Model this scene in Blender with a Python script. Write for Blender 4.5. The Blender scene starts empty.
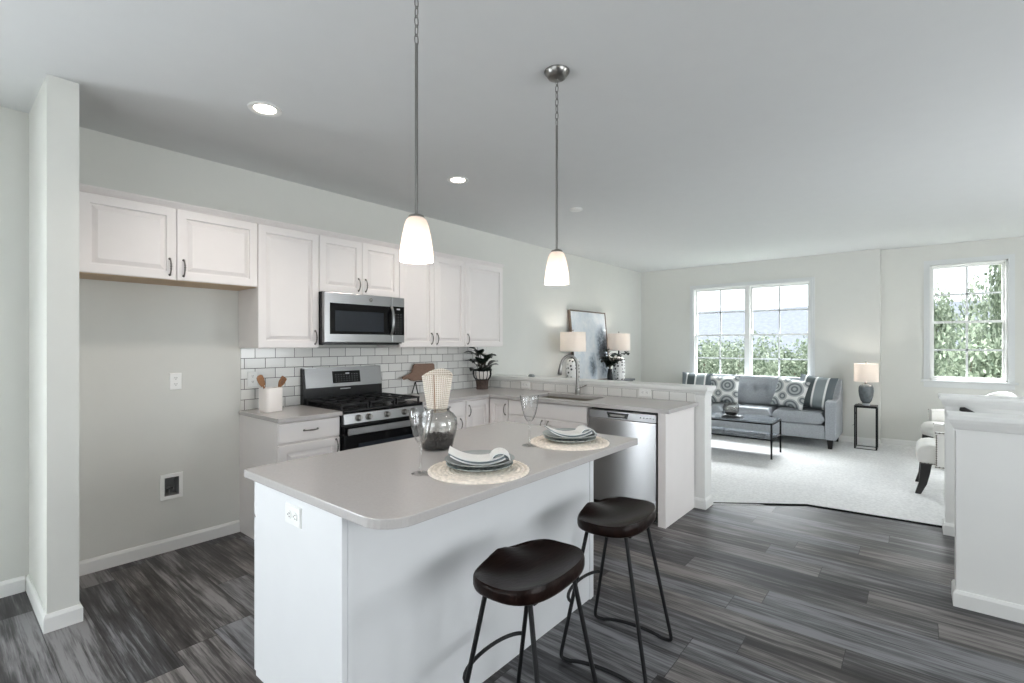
import bpy, bmesh, math, random
from mathutils import Vector, Matrix
random.seed(7)
S = bpy.context.scene
COL = S.collection
PI = math.pi

# ------------------------------------------------------------------ camera
cam_d = bpy.data.cameras.new('camera')
cam = bpy.data.objects.new('camera', cam_d)
COL.objects.link(cam)
YAW = 0.693
cam.location = (0, 0, 1.415)
cam.rotation_euler = (PI / 2, 0, YAW - PI / 2)
cam_d.sensor_width = 36
cam_d.lens = 487.15 / 1024 * 36
cam_d.shift_y = 2.52 / 1024
cam_d.clip_start = 0.02
cam_d.clip_end = 2000
S.camera = cam

# ------------------------------------------------------------------ sky, daylight, exposure
S.view_settings.view_transform = 'Standard'
S.view_settings.look = 'None'
S.view_settings.gamma = 1
S.view_settings.exposure = 0.57
S.cycles.use_denoising = True
S.cycles.max_bounces = 14
S.cycles.diffuse_bounces = 8
S.cycles.transparent_max_bounces = 24
S.cycles.caustics_reflective = False
S.cycles.caustics_refractive = False
W = bpy.data.worlds.new('sky')
S.world = W
W.use_nodes = True
wn = W.node_tree
bg = wn.nodes['Background']
bg.inputs['Color'].default_value = (0.90, 0.95, 1.0, 1)
bg.inputs['Strength'].default_value = 1.9

def area(name, loc, rot, sx, sy, power, color=(1, 1, 1)):
    d = bpy.data.lights.new(name, 'AREA')
    d.shape = 'RECTANGLE'
    d.size, d.size_y = sx, sy
    d.energy = power
    d.color = color
    o = bpy.data.objects.new(name, d)
    o.location = loc
    o.rotation_euler = rot
    COL.objects.link(o)
    return o

# lamps outside unseen openings: patio door daylight, added fill at rear and right-hand windows
area('patio_daylight', (-1.375, 4.10, 1.10), (-PI / 2 - .15, 0, 0), 0.92, 2.0, 62, (0.90, 0.95, 1.0))
area('rear_fill', (-2.02, 0.6, 1.45), (PI / 2 + .25, 0, -PI / 2), 2.8, 1.6, 10, (0.95, 0.98, 1.0))
area('side_fill', (4.7, -3.62, 1.50), (PI / 2 - .30, 0, 0), 1.5, 1.7, 55, (0.95, 0.98, 1.0))
area('dining_fill', (1.2, -3.62, 1.45), (PI / 2 + .25, 0, 0), 2.4, 1.7, 48, (0.95, 0.98, 1.0))
# added lamp over the garden, extra sky light through the living room windows
area('added_sky_lamp', (11.4, 1.4, 5.0), (math.radians(47), 0, PI / 2), 4.5, 2.5, 2200, (0.95, 0.98, 1.0))
# portals: sky light sampled through the two living room windows
for nm_, loc_, sx_, sz_ in (('double_window_portal', (8.69, 2.11, 1.55), 1.7, 1.6), ('single_window_portal', (8.85, -0.51, 1.71), 0.75, 1.5)):
    po = area(nm_, loc_, (PI / 2, 0, PI / 2), sx_, sz_, 1)
    po.data.cycles.is_portal = True
sun_d = bpy.data.lights.new('sun', 'SUN')
sun_d.energy = 6.5
sun_d.angle = 0.2
sun = bpy.data.objects.new('sun', sun_d)
sun.rotation_euler = (math.radians(38), 0, math.radians(-60))
COL.objects.link(sun)

# ------------------------------------------------------------------ material helpers
def lin(c):
    return tuple(((v / 255) / 12.92 if v / 255 <= 0.04045 else ((v / 255 + 0.055) / 1.055) ** 2.4) for v in c) + (1,)

def setin(node, name, val):
    if name in node.inputs:
        node.inputs[name].default_value = val

def mat(name, rgb, rough=0.5, metal=0.0, var=0.03, scale=8.0, bump=0.0, bscale=200.0, spec=0.5, coat=0.0, stretch=None):
    m = bpy.data.materials.new(name)
    m.use_nodes = True
    nt = m.node_tree
    b = nt.nodes['Principled BSDF']
    b.inputs['Roughness'].default_value = rough
    b.inputs['Metallic'].default_value = metal
    setin(b, 'Specular IOR Level', spec)
    setin(b, 'Coat Weight', coat)
    tc = nt.nodes.new('ShaderNodeTexCoord')
    src = tc.outputs['Object']
    if stretch:
        mp = nt.nodes.new('ShaderNodeMapping')
        mp.inputs['Scale'].default_value = stretch
        nt.links.new(src, mp.inputs['Vector'])
        src = mp.outputs['Vector']
    nz = nt.nodes.new('ShaderNodeTexNoise')
    nz.inputs['Scale'].default_value = scale
    nz.inputs['Detail'].default_value = 4
    nt.links.new(src, nz.inputs['Vector'])
    r = nt.nodes.new('ShaderNodeValToRGB')
    c = lin(rgb)
    r.color_ramp.elements[0].position = 0.3
    r.color_ramp.elements[1].position = 0.7
    r.color_ramp.elements[0].color = tuple(max(0, v * (1 - var)) for v in c[:3]) + (1,)
    r.color_ramp.elements[1].color = tuple(min(1, v * (1 + var)) for v in c[:3]) + (1,)
    nt.links.new(nz.outputs['Fac'], r.inputs['Fac'])
    nt.links.new(r.outputs['Color'], b.inputs['Base Color'])
    if bump > 0:
        n2 = nt.nodes.new('ShaderNodeTexNoise')
        n2.inputs['Scale'].default_value = bscale
        nt.links.new(src, n2.inputs['Vector'])
        bp = nt.nodes.new('ShaderNodeBump')
        bp.inputs['Strength'].default_value = bump
        bp.inputs['Distance'].default_value = 0.01
        nt.links.new(n2.outputs['Fac'], bp.inputs['Height'])
        nt.links.new(bp.outputs['Normal'], b.inputs['Normal'])
    return m

class NG:
    """tiny node expression helper"""
    def __init__(self, name):
        self.m = bpy.data.materials.new(name)
        self.m.use_nodes = True
        self.nt = self.m.node_tree
        self.b = self.nt.nodes['Principled BSDF']
    def n(self, t, **kw):
        x = self.nt.nodes.new(t)
        for k, v in kw.items():
            setattr(x, k, v)
        return x
    def link(self, a, b):
        if isinstance(a, (int, float)):
            b.default_value = a
        elif isinstance(a, tuple):
            b.default_value = a
        else:
            self.nt.links.new(a, b)
    def math(self, op, a, b=0.0, c=None):
        x = self.n('ShaderNodeMath', operation=op)
        self.link(a, x.inputs[0])
        self.link(b, x.inputs[1])
        if c is not None:
            self.link(c, x.inputs[2])
        return x.outputs[0]
    def coords(self):
        tc = self.n('ShaderNodeTexCoord')
        s = self.n('ShaderNodeSeparateXYZ')
        self.link(tc.outputs['Object'], s.inputs[0])
        return tc.outputs['Object'], s.outputs[0], s.outputs[1], s.outputs[2]
    def vec(self, x, y, z):
        c = self.n('ShaderNodeCombineXYZ')
        for i, v in enumerate((x, y, z)):
            self.link(v, c.inputs[i])
        return c.outputs[0]
    def noise(self, v, scale, detail=3, rough=0.5):
        x = self.n('ShaderNodeTexNoise')
        self.link(v, x.inputs['Vector'])
        x.inputs['Scale'].default_value = scale
        x.inputs['Detail'].default_value = detail
        x.inputs['Roughness'].default_value = rough
        return x.outputs['Fac']
    def white(self, v):
        x = self.n('ShaderNodeTexWhiteNoise')
        x.noise_dimensions = '3D'
        self.link(v, x.inputs['Vector'])
        return x.outputs['Value']
    def ramp(self, f, stops):
        x = self.n('ShaderNodeValToRGB')
        e = x.color_ramp.elements
        while len(e) < len(stops):
            e.new(0.5)
        for i, (p, c) in enumerate(stops):
            e[i].position = p
            e[i].color = c if len(c) == 4 else lin(c)
        self.link(f, x.inputs['Fac'])
        return x.outputs['Color']
    def mix(self, f, a, b, mode='MIX'):
        x = self.n('ShaderNodeMix', data_type='RGBA', blend_type=mode)
        self.link(f, x.inputs[0])
        self.link(a, x.inputs[6])
        self.link(b, x.inputs[7])
        return x.outputs[2]
    def bump(self, h, strength=0.3, dist=0.01):
        x = self.n('ShaderNodeBump')
        x.inputs['Strength'].default_value = strength
        x.inputs['Distance'].default_value = dist
        self.link(h, x.inputs['Height'])
        self.link(x.outputs['Normal'], self.b.inputs['Normal'])
    def fin(self, color=None, rough=None, metal=None):
        if color is not None: self.link(color, self.b.inputs['Base Color'])
        if rough is not None: self.link(rough, self.b.inputs['Roughness'])
        if metal is not None: self.link(metal, self.b.inputs['Metallic'])
        return self.m

def plank_mat():
    g = NG('wood_plank_floor')
    v, x, y, z = g.coords()
    PW, PL = 0.182, 1.22
    xr = g.math('DIVIDE', x, PW)
    row = g.math('FLOOR', xr)
    fx = g.math('SUBTRACT', xr, row)
    yr = g.math('ADD', g.math('DIVIDE', y, PL), g.white(g.vec(row, 3.1, 0.0)))
    idy = g.math('FLOOR', yr)
    fy = g.math('SUBTRACT', yr, idy)
    rnd = g.white(g.vec(row, idy, 1.7))
    rnd2 = g.white(g.vec(row, idy, 9.2))
    off = g.math('MULTIPLY', rnd, 37.0)
    gv = g.vec(g.math('ADD', g.math('MULTIPLY', x, 32.0), off), g.math('ADD', g.math('MULTIPLY', y, 1.8), off), off)
    grain = g.noise(gv, 1.0, 8, 0.65)
    gv2 = g.vec(g.math('ADD', g.math('MULTIPLY', x, 7.0), off), g.math('ADD', g.math('MULTIPLY', y, 1.5), off), off)
    broad = g.noise(gv2, 1.0, 3, 0.5)
    gv3 = g.vec(g.math('ADD', g.math('MULTIPLY', x, 150.0), off), g.math('MULTIPLY', y, 4.0), off)
    fine = g.noise(gv3, 1.0, 4, 0.6)
    f = g.math('ADD', g.math('MULTIPLY', grain, 0.85), g.math('MULTIPLY', broad, 0.45))
    f = g.math('ADD', f, g.math('MULTIPLY', fine, 0.36))
    f = g.math('ADD', f, g.math('MULTIPLY', g.math('SUBTRACT', rnd, 0.72), 0.15))
    col = g.ramp(f, [(0.46, (22, 20, 20)), (0.62, (42, 39, 39)), (0.76, (74, 71, 71)), (0.94, (138, 135, 134))])
    tint = g.ramp(rnd2, [(0.0, (250, 246, 243)), (1.0, (238, 244, 252))])
    col = g.mix(1.0, col, tint, 'MULTIPLY')
    ex = g.math('MINIMUM', fx, g.math('SUBTRACT', 1.0, fx))
    ey = g.math('MINIMUM', fy, g.math('SUBTRACT', 1.0, fy))
    seam = g.math('MAXIMUM', g.math('LESS_THAN', ex, 0.008), g.math('LESS_THAN', ey, 0.0016))
    col = g.mix(g.math('MULTIPLY', seam, 0.7), col, lin((24, 22, 21)))
    g.bump(g.math('SUBTRACT', g.math('MULTIPLY', grain, 0.25), seam), 0.25, 0.004)
    setin(g.b, 'Specular IOR Level', 0.36)
    return g.fin(col, g.math('ADD', g.math('MULTIPLY', grain, 0.22), 0.30))

def tile_mat(name, axis, z0):
    g = NG(name)
    v, x, y, z = g.coords()
    TW, TH, GR = 0.1545, 0.0785, 0.0045
    h = x if axis == 'x' else y
    zr = g.math('DIVIDE', g.math('SUBTRACT', z, z0), TH)
    row = g.math('FLOOR', zr)
    fz = g.math('SUBTRACT', zr, row)
    hr = g.math('ADD', g.math('DIVIDE', h, TW), g.math('MULTIPLY', row, 0.5))
    idh = g.math('FLOOR', hr)
    fh = g.math('SUBTRACT', hr, idh)
    a = g.math('LESS_THAN', fz, GR / TH)
    b = g.math('LESS_THAN', fh, GR / TW)
    grout = g.math('MAXIMUM', a, b)
    rnd = g.white(g.vec(row, idh, 0.5))
    tile = g.ramp(rnd, [(0.0, (216, 215, 212)), (1.0, (232, 231, 228))])
    col = g.mix(grout, tile, lin((92, 88, 85)))
    g.bump(g.math('SUBTRACT', 1.0, grout), 0.5, 0.002)
    return g.fin(col, g.math('ADD', g.math('MULTIPLY', grout, 0.6), 0.14))

def glass_mat(name, tint=(1, 1, 1, 1), refl=1.0, base=0.03, edge=1.0):
    """thin clear glass: mostly see-through with fresnel reflections"""
    m = bpy.data.materials.new(name)
    m.use_nodes = True
    nt = m.node_tree
    nt.nodes.remove(nt.nodes['Principled BSDF'])
    out = nt.nodes['Material Output']
    t = nt.nodes.new('ShaderNodeBsdfTransparent')
    gl = nt.nodes.new('ShaderNodeBsdfGlossy')
    gl.inputs['Roughness'].default_value = 0.02
    lw = nt.nodes.new('ShaderNodeLayerWeight')
    lw.inputs['Blend'].default_value = 0.5
    pw = nt.nodes.new('ShaderNodeMath')
    pw.operation = 'POWER'
    pw.inputs[1].default_value = 4.0
    nt.links.new(lw.outputs['Facing'], pw.inputs[0])
    tr = nt.nodes.new('ShaderNodeValToRGB')
    tr.color_ramp.elements[0].position = 0.0
    tr.color_ramp.elements[0].color = tint
    tr.color_ramp.elements[1].position = 1.0
    tr.color_ramp.elements[1].color = tuple(c * edge for c in tint[:3]) + (1,)
    nt.links.new(pw.outputs[0], tr.inputs['Fac'])
    nt.links.new(tr.outputs['Color'], t.inputs['Color'])
    mm = nt.nodes.new('ShaderNodeMath')
    mm.operation = 'MULTIPLY_ADD'
    mm.inputs[1].default_value = refl
    mm.inputs[2].default_value = base
    nt.links.new(pw.outputs[0], mm.inputs[0])
    mx = nt.nodes.new('ShaderNodeMixShader')
    nt.links.new(mm.outputs[0], mx.inputs[0])
    nt.links.new(t.outputs[0], mx.inputs[1])
    nt.links.new(gl.outputs[0], mx.inputs[2])
    nt.links.new(mx.outputs[0], out.inputs[0])
    return m

def emit_mat(name, rgb, strength):
    m = bpy.data.materials.new(name)
    m.use_nodes = True
    b = m.node_tree.nodes['Principled BSDF']
    b.inputs['Base Color'].default_value = lin(rgb)
    b.inputs['Emission Color'].default_value = lin(rgb)
    b.inputs['Emission Strength'].default_value = strength
    return m

def shade_mat(name, rgb, trans=0.5):
    m = bpy.data.materials.new(name)
    m.use_nodes = True
    nt = m.node_tree
    nt.nodes.remove(nt.nodes['Principled BSDF'])
    out = nt.nodes['Material Output']
    d = nt.nodes.new('ShaderNodeBsdfDiffuse')
    t = nt.nodes.new('ShaderNodeBsdfTranslucent')
    d.inputs['Color'].default_value = lin(rgb)
    t.inputs['Color'].default_value = lin(rgb)
    mx = nt.nodes.new('ShaderNodeMixShader')
    mx.inputs[0].default_value = trans
    nt.links.new(d.outputs[0], mx.inputs[1])
    nt.links.new(t.outputs[0], mx.inputs[2])
    nt.links.new(mx.outputs[0], out.inputs[0])
    return m

M = {}
M['wall'] = mat('wall_paint', (214, 214, 209), 0.85, var=0.008, bump=0.05, bscale=300)
M['ceil'] = mat('ceiling_paint', (214, 215, 215), 0.9, var=0.008, bump=0.05, bscale=250)
M['trim'] = mat('trim_paint', (230, 230, 228), 0.45, var=0.008)
M['casing'] = mat('window_casing_paint', (214, 216, 216), 0.5, var=0.008)
M['white'] = mat('cabinet_paint', (228, 223, 221), 0.38, var=0.008)
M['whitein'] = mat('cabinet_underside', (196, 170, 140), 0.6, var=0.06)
M['island'] = mat('island_paint', (226, 227, 229), 0.4, var=0.008)
M['floor'] = plank_mat()
M['carpet'] = mat('carpet_pile', (236, 236, 236), 0.95, var=0.10, scale=45, bump=0.7, bscale=160, spec=0.1)
M['tilex'] = tile_mat('subway_tile_range_wall', 'x', 0.914 - 0.0035)
M['tiley'] = tile_mat('subway_tile_bar_wall', 'y', 0.914 - 0.0035)
M['quartz'] = mat('grey_quartz', (181, 177, 175), 0.22, var=0.03, scale=120, spec=0.5)
M['steel'] = mat('brushed_steel', (168, 168, 169), 0.15, 1.0, var=0.05, scale=3, stretch=(300, 300, 3))
_nt = M['steel'].node_tree
_b = _nt.nodes['Principled BSDF']
_b.inputs['Roughness'].default_value = 0.25
_b.inputs['Anisotropic'].default_value = 0.92
_b.inputs['Anisotropic Rotation'].default_value = 0.25
_tg = _nt.nodes.new('ShaderNodeTangent')
_tg.direction_type = 'RADIAL'
_tg.axis = 'Z'
_nt.links.new(_tg.outputs['Tangent'], _b.inputs['Tangent'])
M['steelh'] = mat('brushed_steel_horizontal', (158, 158, 159), 0.28, 1.0, var=0.05, scale=3, stretch=(3, 3, 300))
M['nickel'] = mat('brushed_nickel', (138, 136, 133), 0.28, 1.0)
M['pull'] = mat('pewter_pull', (120, 116, 112), 0.35, 1.0)
M['black'] = mat('black_enamel', (16, 16, 18), 0.25, var=0.1)
M['bglass'] = mat('black_glass', (9, 9, 11), 0.08, var=0.1, spec=0.25)
M['screen'] = mat('microwave_window', (40, 44, 50), 0.12, spec=0.3, var=0.08)
M['iron'] = mat('black_iron', (22, 22, 24), 0.5, 0.3, var=0.1)
M['mark'] = mat('panel_print', (176, 178, 180), 0.5)
M['outlet'] = mat('outlet_plastic', (238, 238, 236), 0.35, var=0.01)
M['slot'] = mat('outlet_slot', (70, 70, 72), 0.5)
M['boxin'] = mat('grey_box_lining', (150, 151, 152), 0.6)
M['stoolwood'] = mat('dark_walnut_seat', (26, 15, 12), 0.30, var=0.35, scale=5, stretch=(2.5, 14, 4), coat=0.0, spec=0.12, bump=0.12, bscale=14)
M['wood'] = mat('olive_wood', (156, 112, 78), 0.5, var=0.2, scale=10, stretch=(3, 3, 20))
M['board'] = mat('board_wood', (128, 100, 84), 0.55, var=0.2, scale=8, stretch=(3, 3, 24))
M['ceramic'] = mat('white_ceramic', (236, 230, 226), 0.3, var=0.01)
M['leaf'] = mat('dark_leaf', (28, 38, 30), 0.35, var=0.3, scale=20)
M['stem'] = mat('plant_stem', (66, 62, 48), 0.6)
M['basket'] = mat('dark_wicker', (72, 58, 52), 0.7, var=0.4, scale=40, bump=0.5, bscale=90)
M['basketlt'] = mat('grey_wicker', (120, 116, 110), 0.7, var=0.3, scale=60, bump=0.4, bscale=90)
M['glass'] = glass_mat('clear_glass', (0.985, 0.985, 0.985, 1), 0.55, 0.09, 0.30)
M['pane'] = glass_mat('window_pane', (0.97, 0.98, 0.98, 1), 0.5, 0.0)
M['smoke'] = glass_mat('smoked_glass', (0.885, 0.885, 0.875, 1), 0.5, 0.08, 0.35)
M['gravel'] = mat('dark_gravel', (44, 40, 40), 0.8, var=0.5, scale=70, bump=0.9, bscale=90)
M['seagrass'] = mat('woven_cream', (236, 226, 214), 0.85, var=0.16, scale=60)
M['plate'] = mat('grey_stoneware', (150, 156, 156), 0.25, var=0.06, scale=30)
M['napkin'] = mat('white_linen', (226, 226, 224), 0.9, var=0.03, scale=40, bump=0.3, bscale=400)
M['napedge'] = mat('slate_linen', (112, 124, 130), 0.9, var=0.1, scale=60)
M['sofa'] = mat('grey_upholstery', (170, 174, 179), 0.95, var=0.10, scale=60, bump=0.4, bscale=300, spec=0.15)
M['sofaleg'] = mat('espresso_wood', (26, 22, 22), 0.4, var=0.2)
M['metal'] = mat('black_metal', (24, 24, 26), 0.4, 0.6, var=0.1)
M['marble'] = mat('grey_marble', (120, 126, 132), 0.08, var=0.35, scale=5)
M['linen'] = shade_mat('linen_shade', (238, 233, 228), 0.42)
M['frost'] = shade_mat('frosted_glass', (246, 240, 236), 0.6)
M['greybase'] = mat('grey_glass_lamp', (96, 102, 106), 0.2, var=0.25, scale=18)
M['crystal'] = mat('crystal_foot', (210, 214, 218), 0.05, var=0.05)
M['console'] = mat('charcoal_wood', (70, 72, 74), 0.45, var=0.2, scale=6, stretch=(2, 12, 12))
M['chair'] = mat('ivory_leather', (232, 230, 226), 0.5, var=0.02)
M['nail'] = mat('nailhead', (110, 104, 98), 0.35, 1.0)
M['rail'] = mat('dark_rail', (26, 22, 22), 0.35, var=0.2)
M['bulb'] = emit_mat('lit_bulb', (255, 240, 222), 6)
M['lens'] = emit_mat('lit_lens', (255, 240, 222), 16)
M['sink'] = mat('sink_steel', (150, 143, 132), 0.42, 0.6)

# ------------------------------------------------------------------ mesh builder
class B:
    def __init__(self):
        self.bm = bmesh.new()
    def face(self, vs):
        try:
            return self.bm.faces.new(vs)
        except ValueError:
            return None
    def v(self, *p):
        return self.bm.verts.new(p)
    def box(self, x0, x1, y0, y1, z0, z1, mtx=None):
        r = bmesh.ops.create_cube(self.bm, size=1.0)
        vs = r['verts']
        T = Matrix.Translation(((x0 + x1) / 2, (y0 + y1) / 2, (z0 + z1) / 2)) @ Matrix.Diagonal((abs(x1 - x0), abs(y1 - y0), abs(z1 - z0), 1))
        if mtx is not None:
            T = mtx @ T
        bmesh.ops.transform(self.bm, matrix=T, verts=vs)
        return self
    def loops(self, rings, cap0=True, cap1=True, closed=True):
        """rings: list of lists of points, same count; bridge them"""
        R = [[self.v(*p) for p in r] for r in rings]
        n = len(R[0])
        for a, b in zip(R, R[1:]):
            for i in range(n if closed else n - 1):
                j = (i + 1) % n
                self.face((a[i], a[j], b[j], b[i]))
        if cap0: self.face(list(reversed(R[0])))
        if cap1: self.face(R[-1])
        return self
    def lathe(self, prof, seg=32, c=(0, 0, 0), cap0=False, cap1=False):
        """prof: list of (r,z)"""
        rings = []
        for r, z in prof:
            rings.append([(c[0] + r * math.cos(2 * PI * i / seg), c[1] + r * math.sin(2 * PI * i / seg), c[2] + z) for i in range(seg)])
        return self.loops(rings, cap0, cap1)
    def tube(self, pts, r, seg=8, close=False):
        P = [Vector(p) for p in pts]
        n = len(P)
        rr = r if isinstance(r, (list, tuple)) else [r] * n
        rings = []
        prev = None
        for i in range(n):
            if close:
                t = (P[(i + 1) % n] - P[i - 1]).normalized()
            else:
                t = (P[min(i + 1, n - 1)] - P[max(i - 1, 0)]).normalized()
            if prev is None:
                u = t.orthogonal().normalized()
            else:
                u = (prev - t * prev.dot(t))
                u = u.normalized() if u.length > 1e-6 else t.orthogonal().normalized()
            prev = u
            w = t.cross(u)
            rings.append([tuple(P[i] + (u * math.cos(2 * PI * k / seg) + w * math.sin(2 * PI * k / seg)) * rr[i]) for k in range(seg)])
        if close:
            rings.append(rings[0])
            return self.loops(rings, False, False)
        return self.loops(rings)
    def cyl(self, a, b, r0, r1=None, seg=20):
        return self.tube([a, b], [r0, r0 if r1 is None else r1], seg)
    def sphere(self, c, r, seg=16, sx=1, sy=1, sz=1):
        n = seg // 2
        prof = [(max(1e-4, r * math.sin(PI * i / n)), -r * math.cos(PI * i / n)) for i in range(n + 1)]
        rings = []
        for rad, z in prof:
            rings.append([(c[0] + sx * rad * math.cos(2 * PI * i / seg), c[1] + sy * rad * math.sin(2 * PI * i / seg), c[2] + sz * z) for i in range(seg)])
        return self.loops(rings)
    def prism(self, poly, z0, z1):
        return self.loops([[(p[0], p[1], z0) for p in poly], [(p[0], p[1], z1) for p in poly]])
    def extrude(self, poly, axis, a, b):
        """poly in the plane perpendicular to axis ('x': (y,z), 'y': (x,z))"""
        if axis == 'x':
            return self.loops([[(a, p[0], p[1]) for p in poly], [(b, p[0], p[1]) for p in poly]])
        return self.loops([[(p[0], a, p[1]) for p in poly], [(p[0], b, p[1]) for p in poly]])
    def rects(self, x0, x1, y0, y1, prof):
        """stack of horizontal rectangles, each grown by off at height z: mitred mouldings"""
        return self.loops([[(x0 - o, y0 - o, z), (x1 + o, y0 - o, z), (x1 + o, y1 + o, z), (x0 - o, y1 + o, z)] for o, z in prof])
    def panel(self, x0, x1, z0, z1, y, th, prof):
        """door in the x-z plane, front facing -y; prof: (inset, depth behind the front)"""
        rings = [[(x0, y + th, z0), (x1, y + th, z0), (x1, y + th, z1), (x0, y + th, z1)]]
        for i, d in prof:
            rings.append([(x0 + i, y + d, z0 + i), (x1 - i, y + d, z0 + i), (x1 - i, y + d, z1 - i), (x0 + i, y + d, z1 - i)])
        return self.loops(rings)
    def move(self, mtx):
        bmesh.ops.transform(self.bm, matrix=mtx, verts=self.bm.verts)
        return self
    def second(self):
        self.first = set(self.bm.faces)
        return self
    def build(self, name, m, parent=None, smooth=False, bevel=0.0, loc=None, seg=2, subd=0):
        if isinstance(m, list):
            for f in self.bm.faces:
                f.material_index = 0 if f in self.first else 1
        bmesh.ops.remove_doubles(self.bm, verts=self.bm.verts, dist=1e-6)
        bmesh.ops.recalc_face_normals(self.bm, faces=self.bm.faces)
        me = bpy.data.meshes.new(name)
        self.bm.to_mesh(me)
        self.bm.free()
        if smooth:
            for p in me.polygons:
                p.use_smooth = True
        for mm_ in (m if isinstance(m, list) else [m]):
            me.materials.append(mm_ if not isinstance(mm_, str) else M[mm_])
        o = bpy.data.objects.new(name, me)
        COL.objects.link(o)
        if parent is not None:
            o.parent = parent
        if loc is not None:
            o.location = loc
        if bevel > 0:
            bv = o.modifiers.new('bevel', 'BEVEL')
            bv.width = bevel
            bv.segments = seg
            bv.limit_method = 'ANGLE'
            bv.angle_limit = 0.6
        if subd:
            sd = o.modifiers.new('subd', 'SUBSURF')
            sd.levels = subd
            sd.render_levels = subd
        if smooth and not subd:
            try:
                me.set_sharp_from_angle(angle=0.75)
            except Exception:
                pass
        return o

def tag(o, label, cat, group=None, kind=None):
    o['label'] = label
    o['category'] = cat
    if group: o['group'] = group
    if kind: o['kind'] = kind
    return o

def thing(name, label, cat, loc=(0, 0, 0), rz=0.0, group=None):
    o = bpy.data.objects.new(name, None)
    o.empty_display_size = 0.1
    COL.objects.link(o)
    o.location = loc
    o.rotation_euler = (0, 0, rz)
    return tag(o, label, cat, group)

def struct(name, b, m, bevel=0.0, **kw):
    o = b.build(name, m, None, bevel=bevel, **kw)
    o['kind'] = 'structure'
    return o

def copy_tree(o, parent=None, top=True):
    c = o.copy()
    COL.objects.link(c)
    if parent is not None:
        c.parent = parent
    for ch in list(o.children):
        copy_tree(ch, c, False)
    return c

def bez(p0, p1, p2, p3, n=10):
    out = []
    for i in range(n + 1):
        t = i / n
        out.append(tuple((1 - t) ** 3 * a + 3 * (1 - t) ** 2 * t * b + 3 * (1 - t) * t * t * c + t ** 3 * d for a, b, c, d in zip(p0, p1, p2, p3)))
    return out

# ================================================================== ROOM
KY = 3.935          # kitchen wall face
XF = 8.50           # living room window wall face
XB = 8.65           # recessed stretch of that wall on the right
XR = -1.90          # wall behind the camera
YR = -3.50          # wall to the right, out of frame
CH = 2.743

struct('floor', B().prism([(XR, YR), (3.70, YR), (3.70, -0.9), (4.84, -0.9), (4.84, YR), (5.01, YR), (5.01, -0.17), (4.93, 0.74), (4.43, 1.39), (4.43, KY), (XR, KY)], -0.05, 0.0), 'floor')
struct('floor_carpet', B().prism([(5.01, YR), (XB, YR), (XB, 0.39), (XF, 0.39), (XF, KY), (4.43, KY), (4.43, 1.39), (4.93, 0.74), (5.01, -0.17)], -0.05, 0.008), 'carpet')
tb = B()
tb.tube([(4.455, 1.39, 0.004), (4.93, 0.74, 0.004), (5.01, -0.17, 0.004), (5.01, -1.0, 0.004)], 0.011, 6)
struct('trim_1', tb, 'metal')
struct('ceiling', B().box(XR - .2, XB + .4, YR - .2, KY + .3, CH, CH + 0.1), 'ceil')

def wall_x(name, x0, x1, ya, yb, holes, m='wall'):
    """wall running along x between thickness ya..yb; holes: (xa, xb, za, zb)"""
    b = B()
    xs = x0
    for xa, xb, za, zb in sorted(holes):
        b.box(xs, xa, ya, yb, 0, CH)
        if za > 0: b.box(xa, xb, ya, yb, 0, za)
        b.box(xa, xb, ya, yb, zb, CH)
        xs = xb
    b.box(xs, x1, ya, yb, 0, CH)
    return struct(name, b, m)

def wall_y(name, y0, y1, xa, xb, holes, m='wall'):
    b = B()
    ys = y0
    for a, c, za, zb in sorted(holes):
        b.box(xa, xb, ys, a, 0, CH)
        if za > 0: b.box(xa, xb, a, c, 0, za)
        b.box(xa, xb, a, c, zb, CH)
        ys = c
    b.box(xa, xb, ys, y1, 0, CH)
    return struct(name, b, m)

WB = (1.035, 1.125, 0.375, 0.505)      # recess of the water box
wall_x('wall_kitchen', XR, XF + .2, KY, KY + .15, [(-1.85, -0.90, 0, 2.08), WB])
wall_y('wall_living', 0.39, KY, XF, XF + .16, [(1.225, 2.975, 0.76, 2.365)])
wall_y('wall_living_recess', YR, 0.39, XB, XB + .16, [(-0.880, -0.135, 0.935, 2.475)])
wall_x('wall_right', XR, XB + .1, YR - .12, YR, [(0.0, 2.4, 0.6, 2.3), (3.9, 5.5, 0.65, 2.35)])
wall_y('wall_rear', YR, KY, XR - .12, XR, [(-0.8, 2.0, 0.65, 2.25)])
struct('wall_pillar', B().box(0.381, 0.502, 3.287, KY, 0, CH), 'wall')

# baseboards
def base_x(name, x0, x1, y, side):
    h, t = 0.088, 0.013
    y2 = y + side * t
    poly = [(y, 0), (y2, 0), (y2, h - .018), (y + side * t * .45, h), (y, h)]
    struct(name, B().extrude(poly, 'x', x0, x1), 'trim')
def base_y(name, y0, y1, x, side):
    h, t = 0.088, 0.013
    x2 = x + side * t
    poly = [(x, 0), (x2, 0), (x2, h - .018), (x + side * t * .45, h), (x, h)]
    struct(name, B().extrude(poly, 'y', y0, y1), 'trim')
base_x('baseboard_alcove', 0.516, 1.515, KY, -1)
base_x('baseboard_left', -0.85, 0.365, KY, -1)
base_x('baseboard_living', 4.46, XF, KY, -1)
base_y('baseboard_window', 0.39, KY, XF, -1)
base_y('baseboard_recess', YR, 0.39, XB, -1)
struct('baseboard_pillar', B().rects(0.381, 0.502, 3.287, KY - 0.0005, [(0.013, 0), (0.013, 0.07), (0.006, 0.088), (0.0, 0.088)]), 'trim')

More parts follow.
